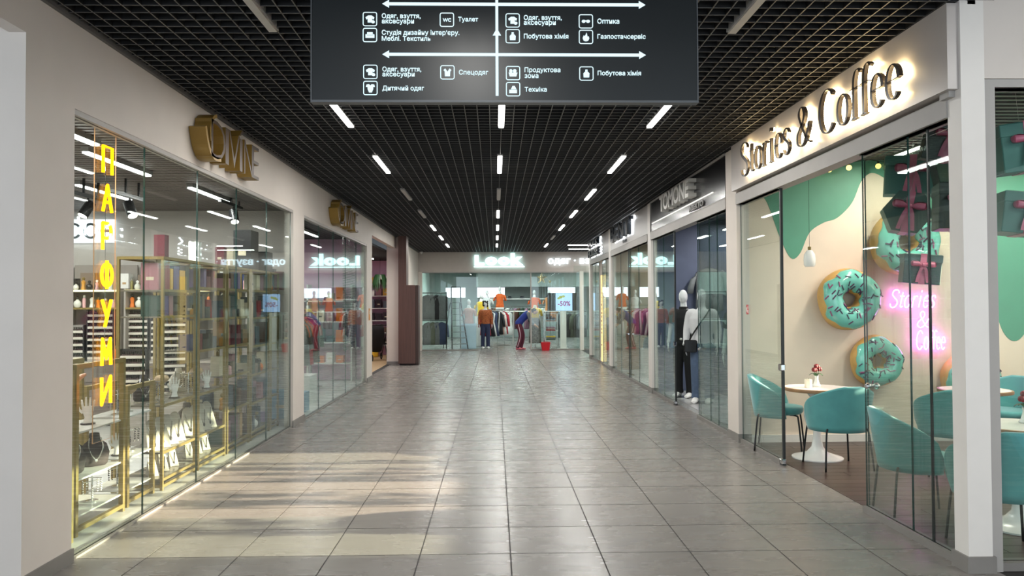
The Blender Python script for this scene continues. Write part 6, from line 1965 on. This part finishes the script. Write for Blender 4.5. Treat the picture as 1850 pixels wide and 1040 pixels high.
# hanging starfish ornament
t = thing('star_ornament', 'ivory starfish ornament hanging from the clothing shop ceiling', 'ornament', (1.75, 28.2, 2.62), 0.2)
star = []
for k in range(10):
    r = 0.24 if k % 2 == 0 else 0.085
    star.append((r * math.cos(RAD(90 + 36 * k)), r * math.sin(RAD(90 + 36 * k))))
mb = MB().loft([[(x * k, y, z * k) for x, z in star] for y, k in ((-0.04, 0.25), (0, 1.0), (0.03, 0.5))])
mb.build('star', M('ivory_plaster', (222, 212, 180), rough=0.7), t)
MB().tube([(0, 0, 0.22), (0, 0, 0.68)], 0.003, 4).build('hanging_line', LEGM, t)
MB().ball((0.32, 0, -0.12), 0.05, 10, 8).tube([(0.32, 0, -0.1), (0, 0, 0.22)], 0.003, 4).build('shell', MATS['ivory_plaster'], t)

# ---- the person bending forward
def bent_person():
    t = thing('person', 'person in blue vest and maroon striped trousers bending over beside the red basket', 'person', (0.98, 27.55, 0.003), RAD(82))
    SKIN = M('skin', (206, 160, 134), rough=0.6, var=0.03)
    def perp(dy, dz, k):
        l = math.hypot(dy, dz)
        return (0, -dz / l * k, dy / l * k)
    spine = [((0, .12, .90), .150, .115), ((0, .11, .97), .160, .120), ((0, .02, 1.08), .140, .105), ((0, -.10, 1.20), .160, .115), ((0, -.20, 1.28), .175, .115), ((0, -.27, 1.33), .15, .09), ((0, -.31, 1.36), .07, .065), ((0, -.37, 1.39), .05, .052)]
    def torso(rows, inf):
        mb = MB()
        sp_ = []
        for i, (c, a, b) in enumerate(rows):
            p = rows[max(i - 1, 0)][0]; q = rows[min(i + 1, len(rows) - 1)][0]
            dy, dz = q[1] - p[1], q[2] - p[2]
            sp_.append((c, (a + inf, 0, 0), perp(dy, dz, -(b + inf))))
        mb.ellrings(sp_, 18)
        return mb
    leg = lambda s: [(.09 * s, .11, .92), (.10 * s, -.03 if s > 0 else .04, .49), (.10 * s, .05 if s > 0 else .16, .07)]
    arm = lambda s: [(.13 * s, -.24, 1.31), (.18 * s, -.26, 1.29), (.20 * s, -.34, 1.04), (.13 * s, -.50, .88)]
    mb = torso(spine, 0)
    mb.ball((0, -.47, 1.385), (.072, .085, .10), 16, 12)
    mb.ball((0, -.535, 1.36), (.05, .05, .05), 10, 8)
    mb.ball((0, -.575, 1.375), (.012, .022, .014), 8, 6)
    for s in (-1, 1):
        mb.ball((.072 * s, -.45, 1.385), (.012, .02, .03), 8, 6)
        limb(mb, arm(s), [.05, .052, .038, .026])
        limb(mb, leg(s), [.088, .056, .04])
        w = Vector(arm(s)[-1])
        mb.ball(w + Vector((0, -.04, -.03)), (.032, .045, .022), 10, 6)
        for k in range(4):
            p = w + Vector(((k - 1.5) * .016, -.075, -.05))
            mb.tube([p, p + Vector((0, -.025, -.03)), p + Vector((0, -.02, -.065 + .006 * abs(k - 1.5)))], [.0095, .009, .007], 6)
        p = w + Vector((-.03 * s, -.03, -.035))
        mb.tube([p, p + Vector((-.02 * s, -.02, -.02)), p + Vector((-.022 * s, -.04, -.04))], [.010, .009, .008], 6)
        mb.ball((.10 * s, (.05 if s > 0 else .16) - .06, .04), (.042, .12, .035), 10, 8)
    mesh_obj('figure', fuse(mb, 0.009, 3), SKIN, t)
    # face
    for s in (-1, 1):
        MB().ball((.028 * s, -.548, 1.395), (.011, .008, .009), 8, 6).build('eye', PC['white'], t, smooth='all')
        MB().ball((.028 * s, -.556, 1.395), (.005, .004, .005), 6, 4).build('pupil', PC['black'], t, smooth='all')
    MB().ball((0, -.566, 1.335), (.022, .01, .006), 8, 6).build('mouth', M('lips', (150, 84, 80), rough=0.5), t, smooth='all')
    hair = MB().ball((0, -.445, 1.42), (.085, .098, .095), 16, 12).ball((0, -.38, 1.42), (.06, .06, .06), 12, 8)
    hair.ball((0, -.34, 1.46), (.04, .04, .04), 10, 8)
    mesh_obj('hair', fuse(hair, 0.012, 3), M('black_hair', (26, 22, 24), rough=0.6), t)
    v = torso([r for r in spine if r[0][2] < 1.35], .022)
    mesh_obj('vest', fuse(v, 0.013, 3), M('royal_blue_cloth', (36, 54, 136), rough=0.8, var=0.1), t)
    sl = MB()
    for s in (-1, 1):
        limb(sl, arm(s)[:3] + [tuple(Vector(arm(s)[2]).lerp(Vector(arm(s)[3]), .7))], [.062, .064, .050, .040])
    mesh_obj('sleeves', fuse(sl, 0.013, 2), cloth((120, 124, 126)), t)
    pt_ = torso(spine[:2], .018)
    for s in (-1, 1):
        limb(pt_, leg(s), [.104, .074, .058])
    mesh_obj('trousers', fuse(pt_, 0.013, 3), M('maroon_cloth', (92, 34, 52), rough=0.85), t)
    for s in (-1, 1):
        L_ = [tuple(Vector(p) + Vector((s * o_, 0, 0))) for p, o_ in zip(leg(s), (.10, .074, .056))]
        MB().tube(cr(L_, 5), .010, 6).build('trouser_stripe', M('pale_stripe', (214, 190, 196), rough=0.8), t)
        mb = MB().ellrings([((.10 * s, (.05 if s > 0 else .16) + .05, .04), (.03, 0, 0), (0, 0, .035)), ((.10 * s, (.05 if s > 0 else .16) + .02, .05), (.045, 0, 0), (0, 0, .05)), ((.10 * s, (.05 if s > 0 else .16) - .09, .036), (.05, 0, 0), (0, 0, .035)), ((.10 * s, (.05 if s > 0 else .16) - .18, .02), (.03, 0, 0), (0, 0, .018))], 12)
        mb.build('shoe', M('pink_shoe', (196, 88, 110), rough=0.6), t, smooth='all')
    return t
bent_person()

# small ceiling sensor beside the far pier
t = thing('ceiling_sensor', 'small white dome sensor where the far pier meets the ceiling', 'sensor', (-2.62, 27.0, 3.50))
MB().lathe([(0.0, -0.05), (.03, -.04), (.045, 0), (.045, .04)], n=16, caps=False).build('dome', PORC, t, smooth=True)
MB().lathe([(.045, .0), (.055, .01), (.055, .04)], n=16, caps=False).build('mount', PORC, t)
